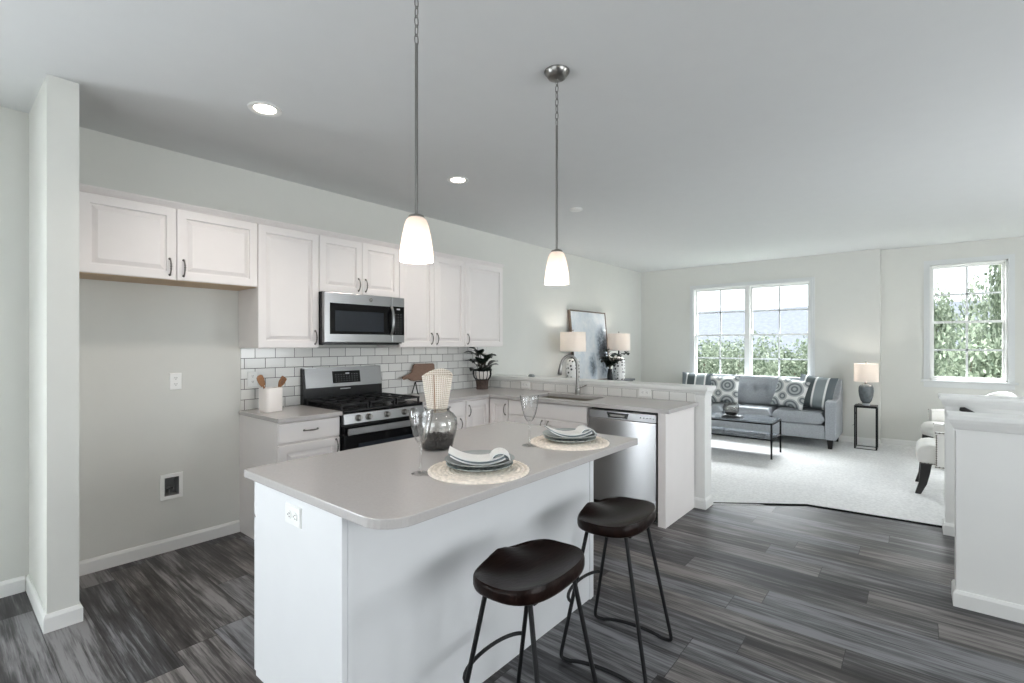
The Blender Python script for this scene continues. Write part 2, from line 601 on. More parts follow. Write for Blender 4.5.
# windows (double-hung, colonial grilles)
def sash_window(name, x, y0, y1, z0, z1, units, cas=0.075):
    """window in a wall whose room face is at x, seen from -x side; units: list of (ya, yb)"""
    root = bpy.data.objects.new(name, None)
    COL.objects.link(root)
    root.location = (x, (y0 + y1) / 2, z0)
    root['kind'] = 'structure'
    ox, oy, oz = root.location
    def put(b, nm, m, parent=root, bevel=0.0):
        b.move(Matrix.Translation((-ox, -oy, -oz)))
        o = b.build(nm, m, parent, bevel=bevel)
        return o
    c = B()
    # casing with a stepped moulded edge
    for t, g in ((0.012, cas), (0.020, cas * 0.45)):
        c.box(x - t, x, y0 - g, y0, z0 - 0.01, z1 + g)
        c.box(x - t, x, y1, y1 + g, z0 - 0.01, z1 + g)
        c.box(x - t, x, y0, y1, z1, z1 + g)
    put(c, 'casing', 'casing')
    put(B().box(x - 0.05, x + 0.03, y0 - cas - .03, y1 + cas + .03, z0 - 0.03, z0), 'sill', 'casing', bevel=0.006)
    put(B().box(x - 0.015, x, y0 - cas, y1 + cas, z0 - 0.10, z0 - 0.03), 'apron', 'casing', bevel=0.004)
    j = B()
    j.box(x, x + .13, y0 - .0, y0 + .018, z0, z1).box(x, x + .13, y1 - .018, y1, z0, z1)
    j.box(x, x + .13, y0, y1, z1 - .018, z1).box(x, x + .13, y0, y1, z0, z0 + .018)
    put(j, 'jamb', 'trim')
    for (a, b_), (a2, b2) in zip(units, units[1:]):
        put(B().box(x + .01, x + .12, b_, a2, z0 + .018, z1 - .018), 'mullion', 'trim')
    zm = (z0 + z1) / 2
    for a, b_ in units:
        for k, (za, zb, dx) in enumerate(((zm - .015, z1 - .018, .075), (z0 + .018, zm + .015, .045))):
            s = B()
            w = 0.028
            s.box(x + dx, x + dx + .03, a, a + w, za, zb).box(x + dx, x + dx + .03, b_ - w, b_, za, zb)
            s.box(x + dx, x + dx + .03, a + w, b_ - w, za, za + w).box(x + dx, x + dx + .03, a + w, b_ - w, zb - w, zb)
            so = put(s, 'sash', 'trim')
            g = B()
            ym, zmm = (a + b_) / 2, (za + zb) / 2
            g.box(x + dx + .010, x + dx + .022, ym - .011, ym + .011, za + w, zb - w)
            g.box(x + dx + .010, x + dx + .022, a + w, b_ - w, zmm - .011, zmm + .011)
            put(g, 'grille', 'casing', so)  # muntins' grey shade put into their colour by the darker casing paint
            put(B().box(x + dx + .014, x + dx + .018, a + w, b_ - w, za + w, zb - w), 'pane', 'pane', so)
    return root
sash_window('window_1', XF, 1.225, 2.975, 0.76, 2.365, [(1.243, 2.075), (2.135, 2.957)], .055)
sash_window('window_2', XB, -0.880, -0.135, 0.935, 2.475, [(-0.862, -0.153)], .06)

def plain_window(name, x0, x1, y0, y1, z0, z1, nx):
    """simple framed window for the unseen walls"""
    root = bpy.data.objects.new(name, None)
    COL.objects.link(root)
    root['kind'] = 'structure'
    root.location = ((x0 + x1) / 2, (y0 + y1) / 2, z0)
    f, p = B(), B()
    t = .05
    along_x = (x1 - x0) > (y1 - y0)
    L0, L1 = (x0, x1) if along_x else (y0, y1)
    def bx(b, a, c, za, zb, th=1.0):
        m_, h_ = ((y0 + y1) / 2, (y1 - y0) / 2 * th) if along_x else ((x0 + x1) / 2, (x1 - x0) / 2 * th)
        if along_x: b.box(a, c, m_ - h_, m_ + h_, za, zb)
        else: b.box(m_ - h_, m_ + h_, a, c, za, zb)
    bx(f, L0, L1, z0, z0 + t); bx(f, L0, L1, z1 - t, z1)
    for i in range(nx + 1):
        c = L0 + t / 2 + (L1 - L0 - t) * i / nx
        bx(f, c - t / 2, c + t / 2, z0 + t, z1 - t)
    bx(p, L0 + t, L1 - t, z0 + t, z1 - t, 0.1)
    mv = Matrix.Translation(-root.location)
    f.move(mv).build('frame', M['trim'], root)
    p.move(mv).build('pane', M['pane'], root)
plain_window('window_3', XR - .09, XR - .03, -0.8, 2.0, 0.65, 2.25, 3)
plain_window('window_4', 0.0, 2.4, YR - .09, YR - .03, 0.6, 2.3, 2)
plain_window('window_5', 3.9, 5.5, YR - .09, YR - .03, 0.65, 2.35, 2)  # opening added for the side lamp, clear of the microwave's reflection
plain_window('door_1', -1.85, -0.90, KY + .03, KY + .09, 0.0, 2.08, 1)

# half wall of the peninsula with tile face and cap
struct('wall_peninsula', B().box(4.262, 4.438, 1.395, KY, 0, 1.0), 'trim')
struct('wall_tile_bar', B().box(4.250, 4.263, 1.475, KY - .010, 0.914, 0.998), 'tiley')
struct('wall_tile_range', B().box(1.524, 4.250, KY - .010, KY, 0.914, 1.384), 'tilex')
struct('trim_2', B().rects(4.262, 4.438, 1.395, KY - .034, [(0.0, 0.955), (0.006, 0.956), (0.006, 0.975), (0.010, 0.985), (0.016, 1.003), (0.025, 1.012), (0.025, 1.018), (0.032, 1.020), (0.032, 1.044), (0.028, 1.047)]), 'trim')
struct('baseboard_bar', B().rects(4.275, 4.425, 1.408, KY - .03, [(0.026, 0), (0.026, 0.07), (0.018, 0.088), (0.013, 0.088)]), 'trim')

# stair half walls on the right
def stair_wall(nm, x0, x1, trimn):
    struct('wall_stair_' + nm, B().box(x0, x1, YR, -0.165, 0, 1.0), 'trim')
    struct('trim_%d' % trimn, B().rects(x0, x1, YR + .05, -0.165, [(0.0, 0.945), (0.006, 0.946), (0.006, 0.955), (0.012, 0.960), (0.018, 0.975), (0.028, 0.994), (0.031, 1.006), (0.037, 1.008), (0.037, 1.029), (0.033, 1.034)]), 'trim')
    struct('baseboard_stair_' + nm, B().rects(x0 + .01, x1 - .01, YR + .03, -0.175, [(0.023, 0), (0.023, 0.07), (0.016, 0.088), (0.01, 0.088)]), 'trim')
stair_wall('near', 3.56, 3.70, 3)
stair_wall('far', 4.84, 4.98, 4)
# stairs going down between the two half walls
st = B()
for i in range(5):
    st.box(3.70, 4.84, -0.9 - .27 * (i + 1), -0.9 - .27 * i, -0.18 * (i + 2), -0.18 * (i + 1) + 0.02)
struct('floor_stair', st, 'carpet')
rl = thing('stair_handrail', 'dark stair handrail fixed to the far white half wall', 'handrail', (4.79, -0.24, 0.945))
rb = B()
rb.tube([(0.0, 0.0, 0.0), (0.0, -0.02, -0.003), (0.0, -0.05, -0.022), (0, -0.5, -0.32), (0, -1.6, -1.09)], [0.012, 0.020, 0.021, 0.021, 0.021], 12)
rb.build('rail', M['rail'], rl, smooth=True)
for yy, zz in ((-0.25, -0.15), (-1.2, -0.80)):
    B().tube([(0.0, yy, zz - .02), (0.012, yy, zz - .045), (0.049, yy, zz - .05)], 0.006, 8).build('bracket', M['nickel'], rl, smooth=True)

# ================================================================== KITCHEN CABINETS
RAISED = [(0.0, 0.003), (0.003, 0.0), (0.052, 0.0), (0.0540, 0.013), (0.061, 0.013), (0.086, 0.002), (0.092, 0.002)]
SLAB = [(0.0, 0.004), (0.004, 0.0), (0.02, 0.0)]
DTH = 0.019

def pull(parent, x, y, z, vertical=True, L=0.10):
    """ornate bow pull standing off a door whose front is at y"""
    b = B()
    n = 14
    pts, rad = [], []
    for i in range(n + 1):
        t = i / n
        a = (t - .5) * L
        d = -0.005 - 0.022 * math.sin(PI * t) ** 0.7
        pts.append((x, y + d, z + a) if vertical else (x + a, y + d, z))
        w = abs(t - .5)
        rad.append(0.0042 + (0.0022 if w < .05 else 0) + (0.0014 if .12 < w < .18 else 0) + (0.0018 if w > .45 else 0))
    b.tube(pts, rad, 8)
    for sgn in (-1, 1):
        c = (x, y, z + sgn * L / 2) if vertical else (x + sgn * L / 2, y, z)
        b.cyl(c, (c[0], y - 0.008, c[2]), 0.008, 0.005, 10)
    return b.build('handle', M['pull'], parent, smooth=True)

def door(root, x0, x1, z0, z1, y, prof=RAISED, name='door', g=0.0015):
    b = B().panel(x0 + g, x1 - g, z0 + g, z1 - g, y, DTH, prof)
    return b.build(name, M['white'], root)

UY0, UZ1 = 3.605, 2.272     # front of upper carcasses, their top
def upper(label, x0, x1, z0, doors, grp='white wall cabinets above the range wall', under='white'):
    root = thing('wall_cabinet', label, 'cabinet', ((x0 + x1) / 2, KY, z0), 0, grp)
    ox, oy, oz = root.location
    w = (x1 - x0) / 2
    d = UY0 - KY
    body = B().box(-w + .0005, w - .0005, d, -0.001, 0.004, UZ1 - z0)
    body.build('body', M['white'], root)
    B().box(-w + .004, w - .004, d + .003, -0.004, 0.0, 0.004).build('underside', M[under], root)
    for (a, c, hx) in doors:
        dd = door(root, a - ox, c - ox, 0.002, UZ1 - z0 - .004, d - DTH - .001)
        if hx is not None:
            pull(dd, hx - ox, d - DTH - .001, 0.082)
    return root
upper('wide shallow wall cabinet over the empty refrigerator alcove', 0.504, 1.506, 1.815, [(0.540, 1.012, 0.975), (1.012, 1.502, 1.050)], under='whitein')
upper('narrow tall wall cabinet left of the microwave', 1.508, 1.962, 1.384, [(1.504, 1.962, 1.930)])
upper('short two-door wall cabinet directly above the microwave', 1.964, 2.728, 1.826, [(1.964, 2.346, 2.312), (2.346, 2.728, 2.380)])
upper('tall two-door wall cabinet right of the microwave', 2.730, 3.558, 1.384, [(2.730, 3.141, 3.108), (3.141, 3.558, 3.176)])
upper('end wall cabinet farthest right, above the potted plant', 3.560, 4.158, 1.384, [(3.560, 4.158, 3.598)])
cr = B()
poly = [(KY - .001, UZ1), (UY0 - .006, UZ1), (UY0 - .010, UZ1 + .006), (UY0 - .016, UZ1 + .010), (UY0 - .030, UZ1 + .026), (UY0 - .034, UZ1 + .028), (UY0 - .034, UZ1 + .036), (KY - .001, UZ1 + .036)]
cr.extrude(poly, 'x', 0.504, 4.166)
tag(cr.build('crown_moulding', M['white']), 'white crown moulding running along the tops of the wall cabinets', 'moulding')

FY = 3.322                  # front of base carcasses on the range wall
def base_cab(name, label, loc, rz, w, depth, fronts, kick=True, grp='white base cabinets', extra=None, m='white', open_top=False):
    """local frame: x -w/2..w/2, front at y=0 facing -y, back at y=depth"""
    root = thing(name, label, 'cabinet', loc, rz, grp)
    b = B()
    if open_top:
        h = w / 2
        b.box(-h, -h + .018, 0, depth, 0.10, 0.882).box(h - .018, h, 0, depth, 0.10, 0.882)
        b.box(-h + .018, h - .018, 0, .018, 0.10, 0.882).box(-h + .018, h - .018, depth - .018, depth, .10, .882).box(-h + .018, h - .018, .018, depth - .018, .10, .118)
    else:
        b.box(-w / 2, w / 2, 0, depth, 0.10, 0.882)
    b.build('body', M[m], root)
    B().box(-w / 2 + .002, w / 2 - .002, 0.07, depth, 0.0, 0.10).build('toe_kick', M[m], root)
    for kind, a, c, z0, z1, hx, hz, vert in fronts:
        o = door(root, a, c, z0, z1, -DTH - .001, RAISED if kind == 'door' else SLAB, kind)
        if hx is not None:
            pull(o, hx, -DTH - .001, hz, vert)
    return root
w = 0.460
base_cab('base_cabinet', 'base cabinet left of the range with the utensil crock above it', (1.746, FY, 0), 0, w, KY - FY - .001,
         [('drawer', -w / 2 + .003, w / 2 - .003, 0.735, 0.875, 0, 0.81, False), ('door', -w / 2 + .003, w / 2 - .003, 0.115, 0.725, w / 2 - .035, 0.66, True)])
w = 0.495
base_cab('base_cabinet', 'base cabinet between the range and the inside corner', (3.005, FY, 0), 0, w, KY - FY - .001,
         [('drawer', -w / 2 + .003, w / 2 - .003, 0.735, 0.875, 0, 0.81, False), ('door', -w / 2 + .003, w / 2 - .003, 0.115, 0.725, w / 2 - .035, 0.66, True)])
# corner cabinet with two doors folding at the inside corner
PX = 3.642                  # front of peninsula carcasses
cc = thing('corner_cabinet', 'corner base cabinet with two doors meeting at the inside corner', 'cabinet', (3.255, FY, 0), 0, 'white base cabinets')
ox, oy = 3.255, FY
L = [(3.255, FY), (PX, FY), (PX, 3.062), (4.249, 3.062), (4.249, KY - .011), (3.255, KY - .011)]
b = B().prism([(x - ox, y - oy) for x, y in L], 0.10, 0.882)
b.build('body', M['white'], cc)
L2 = [(3.257, FY + .07), (PX + .07, FY + .07), (PX + .07, 3.064), (4.247, 3.064), (4.247, KY - .013), (3.257, KY - .013)]
B().prism([(x - ox, y - oy) for x, y in L2], 0.0, 0.10).build('toe_kick', M['white'], cc)
d1 = door(cc, 3.300 - ox, PX - .024 - ox, 0.115, 0.870, -DTH - .001)
pull(d1, 3.332 - ox, -DTH - .001, 0.775)
b = B().panel(0.003, 0.232, 0.115, 0.870, 0, DTH, RAISED)
b.move(Matrix.Translation((PX - DTH - .001 - ox, FY - .024 - oy, 0)) @ Matrix.Rotation(-PI / 2, 4, 'Z'))
d2 = b.build('door', M['white'], cc)
h2 = pull(None, 0.205, 0, 0.775)
h2.data.transform(Matrix.Translation((PX - DTH - .001 - ox, FY - .024 - oy, 0)) @ Matrix.Rotation(-PI / 2, 4, 'Z'))
h2.parent = d2
# sink base, facing the island
w = 0.885
base_cab('sink_cabinet', 'sink base cabinet with a plain false front under the faucet', (PX, 2.6145, 0), -PI / 2, w, 4.249 - PX,
         [('false_front', -w / 2 + .003, w / 2 - .003, 0.735, 0.875, None, 0, False),
          ('door', -w / 2 + .003, -.002, 0.115, 0.725, -.035, 0.66, True), ('door', .002, w / 2 - .003, 0.115, 0.725, .035, 0.66, True)], open_top=True)
ep = B()
ep.box(PX - .020, 4.249, 1.478, 1.540, 0.0, 0.882)
tag(ep.build('end_panel', M['white'], bevel=.002), 'white end panel closing the peninsula beside the dishwasher', 'panel')

# dishwasher
dw = thing('dishwasher', 'stainless steel dishwasher built into the peninsula', 'dishwasher', (PX, 1.8525, 0), -PI / 2)
h = 0.302
B().box(-h, h, 0.03, 0.58, 0.09, 0.868).build('body', M['black'], dw)
B().box(-h, h, 0.06, 0.5, 0.0, 0.09).build('toe_kick', M['black'], dw)
B().box(-h + .002, h - .002, -0.022, 0.03, 0.10, 0.795).build('door_panel', M['steel'], dw, bevel=.004)
cp = B()
cp.box(-h + .002, h - .002, -0.022, 0.03, 0.797, 0.862)
cpo = cp.build('control_panel', M['steelh'], dw, bevel=.003)
hb = B()
hb.extrude([(-.085, .808), (.085, .808), (.100, .850), (-.100, .850)], 'y', -0.0235, -0.0215)
hb.move(Matrix.Translation((-.03, 0, 0)))
hr = hb.build('handle_recess', M['black'], cpo)
B().extrude([(-.092, .818), (.032, .818), (.041, .836), (-.102, .836)], 'y', -0.029, -0.0236).build('handle', M['nickel'], hr, bevel=.002)
mk = B()
for i in range(5):
    mk.box(.165 + i * .027, .176 + i * .027, -.0228, -.0218, .826, .834)
mk.build('buttons', M['black'], cpo)

# countertops (grey quartz)
CT = 0.914
q = B().box(1.506, 1.982, 3.283, KY - .011, 0.884, CT)
tag(q.build('countertop', M['quartz'], bevel=.003), 'short grey countertop left of the range', 'countertop', 'grey quartz countertops')
q = B()
XE, SX0, SX1, SY0, SY1 = 3.597, 3.705, 4.075, 2.235, 2.905
q.box(2.748, XE, 3.283, KY - .011, 0.884, CT)
q.box(XE, 4.2495, SY1, KY - .011, 0.884, CT)
q.box(XE, SX0, SY0, SY1, 0.884, CT)
q.box(SX1, 4.2495, SY0, SY1, 0.884, CT)
q.box(XE, 4.2495, 1.445, SY0, 0.884, CT)
tag(q.build('countertop', M['quartz']), 'L-shaped grey countertop from the range to the end of the peninsula', 'countertop', 'grey quartz countertops')
sk = thing('sink', 'undermount steel sink set in the peninsula countertop', 'sink', ((SX0 + SX1) / 2, (SY0 + SY1) / 2, 0.69))
a, c = (SX1 - SX0) / 2, (SY1 - SY0) / 2
b = B()
b.loops([[(-a - .01, -c - .01, .193), (a + .01, -c - .01, .193), (a + .01, c + .01, .193), (-a - .01, c + .01, .193)],
         [(-a - .01, -c - .01, .186), (a + .01, -c - .01, .186), (a + .01, c + .01, .186), (-a - .01, c + .01, .186)],
         [(-a + .004, -c + .004, .004), (a - .004, -c + .004, .004), (a - .004, c - .004, .004), (-a + .004, c - .004, .004)],
         [(-a + .007, -c + .007, .008), (a - .007, -c + .007, .008), (a - .007, c - .007, .008), (-a + .007, c - .007, .008)],
         [(-a + .001, -c + .001, .193), (a - .001, -c + .001, .193), (a - .001, c - .001, .193), (-a + .001, c - .001, .193)]], False, False)
b.bm.faces.new([f for f in b.bm.verts][12:16])
b.build('basin', M['sink'], sk)
B().lathe([(.001, .0085), (.035, .0085), (.042, .011), (.045, .0085)], 20).build('drain', M['steelh'], sk, smooth=True)

# faucet
fc = thing('faucet', 'brushed nickel gooseneck faucet behind the sink', 'faucet', (4.150, 2.600, CT), PI - .75)
B().lathe([(.030, 0), (.030, .006), (.024, .014), (.021, .05), (.019, .075), (.016, .09)], 24, cap0=True).build('base', M['nickel'], fc, smooth=True)
pts = [(0, 0, .08), (0, 0, .18), (0, 0, .27)] + bez((0, 0, .27), (0, 0, .415), (.145, 0, .425), (.168, 0, .285), 14)[1:]
B().tube(pts, 0.0145, 14).build('spout', M['nickel'], fc, smooth=True)
B().tube([(.167, 0, .292), (.174, 0, .245), (.178, 0, .205), (.1785, 0, .196)], [.0155, .019, .023, .018], 16).build('spray_head', M['nickel'], fc, smooth=True)
B().tube([(0, .018, .062), (0, .045, .066), (0, .062, .068)], [.012, .012, .011], 12).tube([(0, .06, .068), (-.02, .075, .075), (-.07, .082, .098)], [.006, .005, .006], 10).build('lever', M['nickel'], fc, smooth=True)

# ------------------------------------------------------------------ range
rg = thing('range', 'stainless steel and black gas range between the base cabinets', 'range', (2.364, 3.285, 0))
rw = 0.381
R = rg
B().box(-rw, rw, 0.02, 0.645, 0.02, 0.90).build('body', M['black'], R)
ck = B().box(-rw, rw, -0.005, 0.585, 0.90, 0.918)
ck.build('cooktop', M['black'], R, bevel=.005)
pp = B().extrude([(-.025, .815), (-.014, .890), (.02, .900), (.02, .815)], 'x', -rw, rw)
cpn = pp.build('control_panel', M['steelh'], R, bevel=.002)
for kx in (2.105, 2.193, 2.362, 2.533, 2.622):
    b = B()
    b.lathe([(.001, .036), (.017, .036), (.0195, .030), (.0215, .010), (.026, .008), (.026, 0.0)], 20)
    b.box(-.004, .004, -.018, .018, .034, .041)
    b.move(Matrix.Translation((kx - 2.364, -.019, .853)) @ Matrix.Rotation(PI / 2 - .14, 4, 'X'))
    b.build('knob', M['nickel'], cpn, smooth=True)
dr = B().box(-rw + .004, rw - .004, -0.022, 0.02, 0.245, 0.795).build('oven_door', M['bglass'], R, bevel=.004)
hb = B()
hb.box(-rw + .012, rw - .012, -.066, -.046, .735, .786)
for s in (-1, 1):
    hb.box(s * (rw - .045) - .012, s * (rw - .045) + .012, -.052, -.022, .742, .766)
hb.build('handle', M['steelh'], dr, bevel=.006)
B().box(-rw + .12, rw - .12, -.0232, -.0216, .36, .66).build('window', M['screen'], dr)
B().box(-rw + .004, rw - .004, -0.022, 0.02, 0.04, 0.238).build('drawer', M['steelh'], R, bevel=.004)
for s in (-1, 1):
    for yy in (.06, .58):
        B().cyl((s * (rw - .05), yy, 0), (s * (rw - .05), yy, .03), .018, .018, 12).build('foot', M['black'], R)
bgd = B().extrude([(.585, .905), (.645, .905), (.645, 1.207), (.612, 1.207), (.585, 1.038)], 'x', -rw, rw).build('backguard', M['black'], R, bevel=.002)
sp = B().extrude([(.5815, 1.048), (.5865, 1.046), (.6135, 1.209), (.6085, 1.211)], 'x', -rw + .02, rw - .002)
spo = sp.build('backguard_panel', M['steelh'], bgd)
B().box(-rw + .003, rw - .003, .606, .640, 1.207, 1.214).build('top_cap', M['steelh'], bgd)
tm = Matrix.Translation((0, .5825, 1.048)) @ Matrix.Rotation(-math.atan2(.027, .164), 4, 'X')
b = B().box(-.118, .152, -.002, .001, .028, .132).second()
for i in range(9):
    for k in range(4):
        if i in (4, 5) and k == 3: continue
        b.box(-.09 + i * .026, -.083 + i * .026, -.0025, -.0018, .043 + k * .019, .0465 + k * .019)
b.box(.008, .045, -.0028, -.0018, .103, .116)
b.move(tm).build('display', [M['bglass'], M['mark']], spo)
b = B().box(-.05, .05, .5838, .5846, 1.022, 1.030)
b.build('badge', M['mark'], bgd)
# burners and grates
for bx_, by_, br in ((-.24, .14, .045), (-.24, .43, .036), (.24, .14, .05), (.24, .43, .036), (0, .285, .04)):
    B().lathe([(br + .018, .918), (br + .016, .926), (br, .930), (br * .95, .938), (.001, .940)], 20, (bx_, by_, 0)).build('burner', M['iron'], R, smooth=True)
for gx in (-.255, 0, .255):
    g = B()
    gw = .118
    z = .955
    for yy in (.035, .285, .545):
        g.box(gx - gw, gx + gw, yy - .006, yy + .006, z - .006, z + .008)
    for xx in (-gw, gw - .012):
        g.box(gx + xx, gx + xx + .012, .035, .545, z - .006, z + .008)
    g.box(gx - .005, gx + .005, .035, .545, z - .004, z + .008)
    for yy in (.14, .43):
        g.box(gx - gw, gx + gw, yy - .005, yy + .005, z - .004, z + .008)
    for xx in (-gw + .006, gw - .006):
        for yy in (.04, .54):
            g.box(gx + xx - .007, gx + xx + .007, yy - .007, yy + .007, .918, z)
    g.build('grate', M['iron'], R)

# ------------------------------------------------------------------ microwave
mw = thing('microwave', 'stainless over-the-range microwave hung under the short cabinet', 'microwave', (2.346, KY, 1.408))
mh, mz = 0.381, 0.416
B().box(-mh, mh, -.385, -.003, 0.012, mz).build('body', M['black'], mw)
B().box(-mh + .02, mh - .02, -.37, -.02, 0.0, 0.012).build('vent_grille', M['black'], mw)
dx = .245
md = B().box(-mh, dx, -.425, -.386, 0.020, mz - .002).build('door', M['steelh'], mw, bevel=.004)
B().box(-mh + .045, dx - .002, -.4275, -.4245, .086, .330).build('door_glass', M['bglass'], md)
B().box(-mh + .088, dx - .085, -.4290, -.4270, .108, .272).build('window', M['screen'], md)
hd = B()
hd.tube(bez((dx - .012, -.429, .085), (dx - .012, -.478, .12), (dx - .012, -.478, .300), (dx - .012, -.429, .334), 14), [.011] * 15, 12)
hd.build('handle', M['steelh'], md, smooth=True)
b = B().lathe([(.001, 0.003), (.0135, 0.003), (.0155, 0.0015), (.0155, 0)], 24)
b.move(Matrix.Translation((.035, -.4252, .374)) @ Matrix.Rotation(PI / 2, 4, 'X'))
lg = b.build('badge', M['pull'], md, smooth=True)
b = B()
for sx in (-.0045, .0045):
    b.tube([(.035 + sx + .0045 * math.cos(2 * PI * i / 12 + .6), -.4290, .374 + .0062 * math.sin(2 * PI * i / 12 + .6)) for i in range(10)], .0010, 6)
b.build('badge_script', M['mark'], lg)
mc = B().box(dx + .003, mh, -.425, -.386, 0.020, mz - .002).build('control_panel', M['steelh'], mw, bevel=.004)
b = B().box(dx + .012, mh - .006, -.4275, -.4245, .086, .335).second()
for i in range(3):
    for k in range(8):
        b.box(dx + .034 + i * .029, dx + .041 + i * .029, -.4279, -.4272, .102 + k * .023, .106 + k * .023)
b.box(dx + .050, dx + .085, -.4282, -.4272, .305, .318)
b.build('keypad', [M['bglass'], M['mark']], mc)

# ------------------------------------------------------------------ island
isl = thing('island_cabinet', 'white kitchen island base under the grey stone top', 'island', (1.61, 1.39, 0))
ix0, ix1, iy0, iy1 = 0.838, 2.392, 1.392, 2.018
o3 = lambda b: b.move(Matrix.Translation((-1.61, -1.39, 0)))
o3(B().box(ix0 + .02, ix1 - .02, iy0 + .012, iy1, 0.10, 0.882)).build('body', M['island'], isl)
o3(B().box(ix0 + .02, ix1 - .02, iy0 + .012, iy1 - .07, 0.0, 0.10)).build('toe_kick', M['island'], isl)
for xa, xb, nm in ((ix0, ix0 + .02, 'end_panel'), (ix1 - .02, ix1, 'end_panel')):
    o3(B().extrude([(iy0, 0), (iy1 - .07, 0), (iy1 - .07, .10), (iy1, .10), (iy1, .882), (iy0, .882)], 'x', xa, xb)).build(nm, M['island'], isl, bevel=.0015)
o3(B().box(ix0 + .02, ix1 - .02, iy0 + .004, iy0 + .012, 0.0, 0.882)).build('back_panel', M['island'], isl)
o3(B().box(ix0 + .021, ix0 + .041, iy0 - .002, iy0 + .004, 0.0, 0.882)).build('corner_trim', M['island'], isl)
o3(B().box(ix1 - .041, ix1 - .021, iy0 - .002, iy0 + .004, 0.0, 0.882)).build('corner_trim', M['island'], isl)
# doors and drawers on the cooking side
for k in range(3):
    xa = ix0 + .004 + k * (ix1 - ix0 - .008) / 3
    xb = xa + (ix1 - ix0 - .008) / 3
    for z0, z1, nm, pr in ((.735, .875, 'drawer', SLAB), (.115, .725, 'door', RAISED)):
        b = B().panel(xa + .002, xb - .002, z0, z1, 0, DTH, pr)
        b.move(Matrix.Translation((xa + xb, 0, 0)) @ Matrix.Rotation(PI, 4, 'Z'))
        b.move(Matrix.Translation((-.003 if k == 0 else 0, iy1 + DTH + .004, 0)))
        do = o3(b).build(nm, M['island'], isl)
        hp = pull(None, 0, 0, .81 if nm == 'drawer' else .66, nm == 'door')
        hx = (xa + xb) / 2 if nm == 'drawer' else xb - .035
        hp.data.transform(Matrix.Translation((hx - 1.61, iy1 + DTH + .001 - 1.39, 0)) @ Matrix.Rotation(PI, 4, 'Z'))
        hp.parent = do
# rounded top
def round_rect(x0, x1, y0, y1, rs, n=8):
    out = []
    for (cx, cy, a0), r in zip(((x0, y0, PI), (x1, y0, 1.5 * PI), (x1, y1, 0), (x0, y1, .5 * PI)), rs):
        sx, sy = (1 if cx == x0 else -1), (1 if cy == y0 else -1)
        for i in range(n + 1):
            a = a0 + i / n * PI / 2
            out.append((cx + sx * r + r * math.cos(a), cy + sy * r + r * math.sin(a)))
    return out
b = B().prism(round_rect(0.813, 2.415, 1.134, 2.077, (.105, .012, .012, .012)), 0.883, CT)
tag(b.build('countertop', M['quartz'], bevel=.003), 'grey stone island top with a rounded front corner', 'countertop', 'grey quartz countertops')

# ------------------------------------------------------------------ outlets
def outlet(label, loc, rz, horizontal=False, grp='white power outlets'):
    r = thing('outlet', label, 'outlet', loc, rz, grp)
    w_, h_ = (.057, .036) if horizontal else (.036, .057)
    B().panel(-w_, w_, -h_, h_, -.006, .006, [(0, .004), (.004, 0), (.01, 0)]).build('cover_plate', M['outlet'], r)
    s, f = B(), B()
    for k in (-1, 1):
        cx, cz = (k * .021, 0) if horizontal else (0, k * .021)
        ring = [(cx + .0155 * math.cos(2 * PI * i / 20), cz + (.0125 if not horizontal else .0155) * math.sin(2 * PI * i / 20)) for i in range(20)]
        f.extrude(ring, 'y', -.0085, -.006)
        for dx_, dz_, w2, h2 in ((-.006, .004, .0013, .004), (.006, .004, .0013, .004), (0, -.006, .0022, .0022)):
            a_, b_ = (dx_, dz_) if not horizontal else (dz_, dx_)
            wa, ha = (w2, h2) if not horizontal else (h2, w2)
            s.box(cx + a_ - wa, cx + a_ + wa, -.0092, -.0083, cz + b_ - ha, cz + b_ + ha)
    fo = f.build('receptacle', M['outlet'], r)
    s.build('slots', M['slot'], fo)
    return r
outlet('white outlet on the alcove wall above the recessed water box', (1.103, KY, 1.158), 0)
outlet('white outlet on the tiles behind the utensil crock', (1.605, KY - .010, 1.146), 0)
outlet('horizontal outlet on the low tile strip near the plant corner', (4.250, 3.335, .966), -PI / 2, True)
outlet('horizontal outlet on the low tile strip above the dishwasher', (4.250, 1.930, .968), -PI / 2, True)
outlet('horizontal outlet on the white end of the island', (0.838, 1.705, .806), -PI / 2, True)
wb = thing('water_box', 'recessed ice-maker water box low in the refrigerator alcove', 'valve box', ((WB[0] + WB[1]) / 2, KY, (WB[2] + WB[3]) / 2))
a, c = (WB[1] - WB[0]) / 2, (WB[3] - WB[2]) / 2
b = B()
b.loops([[(-a - .022, 0, -c - .022), (a + .022, 0, -c - .022), (a + .022, 0, c + .022), (-a - .022, 0, c + .022)],
         [(-a - .020, -.007, -c - .020), (a + .020, -.007, -c - .020), (a + .020, -.007, c + .020), (-a - .020, -.007, c + .020)],
         [(-a + .003, -.007, -c + .003), (a - .003, -.007, -c + .003), (a - .003, -.007, c - .003), (-a + .003, -.007, c - .003)]], False, False)
b.build('frame', M['outlet'], wb)
b = B()
b.loops([[(-a + .003, -.0068, -c + .003), (a - .003, -.0068, -c + .003), (a - .003, -.0068, c - .003), (-a + .003, -.0068, c - .003)],
         [(-a + .004, .085, -c + .004), (a - .004, .085, -c + .004), (a - .004, .085, c - .004), (-a + .004, .085, c - .004)]], False, True)
b.build('recess', M['boxin'], wb)
b = B().cyl((0.0, .05, -c + .004), (0.0, .05, -.012), .010, .008, 12).cyl((-.022, .05, -.02), (.02, .035, -.02), .008, .008, 12).sphere((.0, .045, -.018), .014, 12)
b.build('valve', M['steelh'], wb, smooth=True)
B().cyl((.0, .02, -.018), (.0, .045, -.018), .004, .004, 8).lathe([(.001, .004), (.014, .004), (.014, -.004), (.001, -.004)], 16, (.0, .02, -.018)).build('valve_handle', M['slot'], wb, smooth=True)

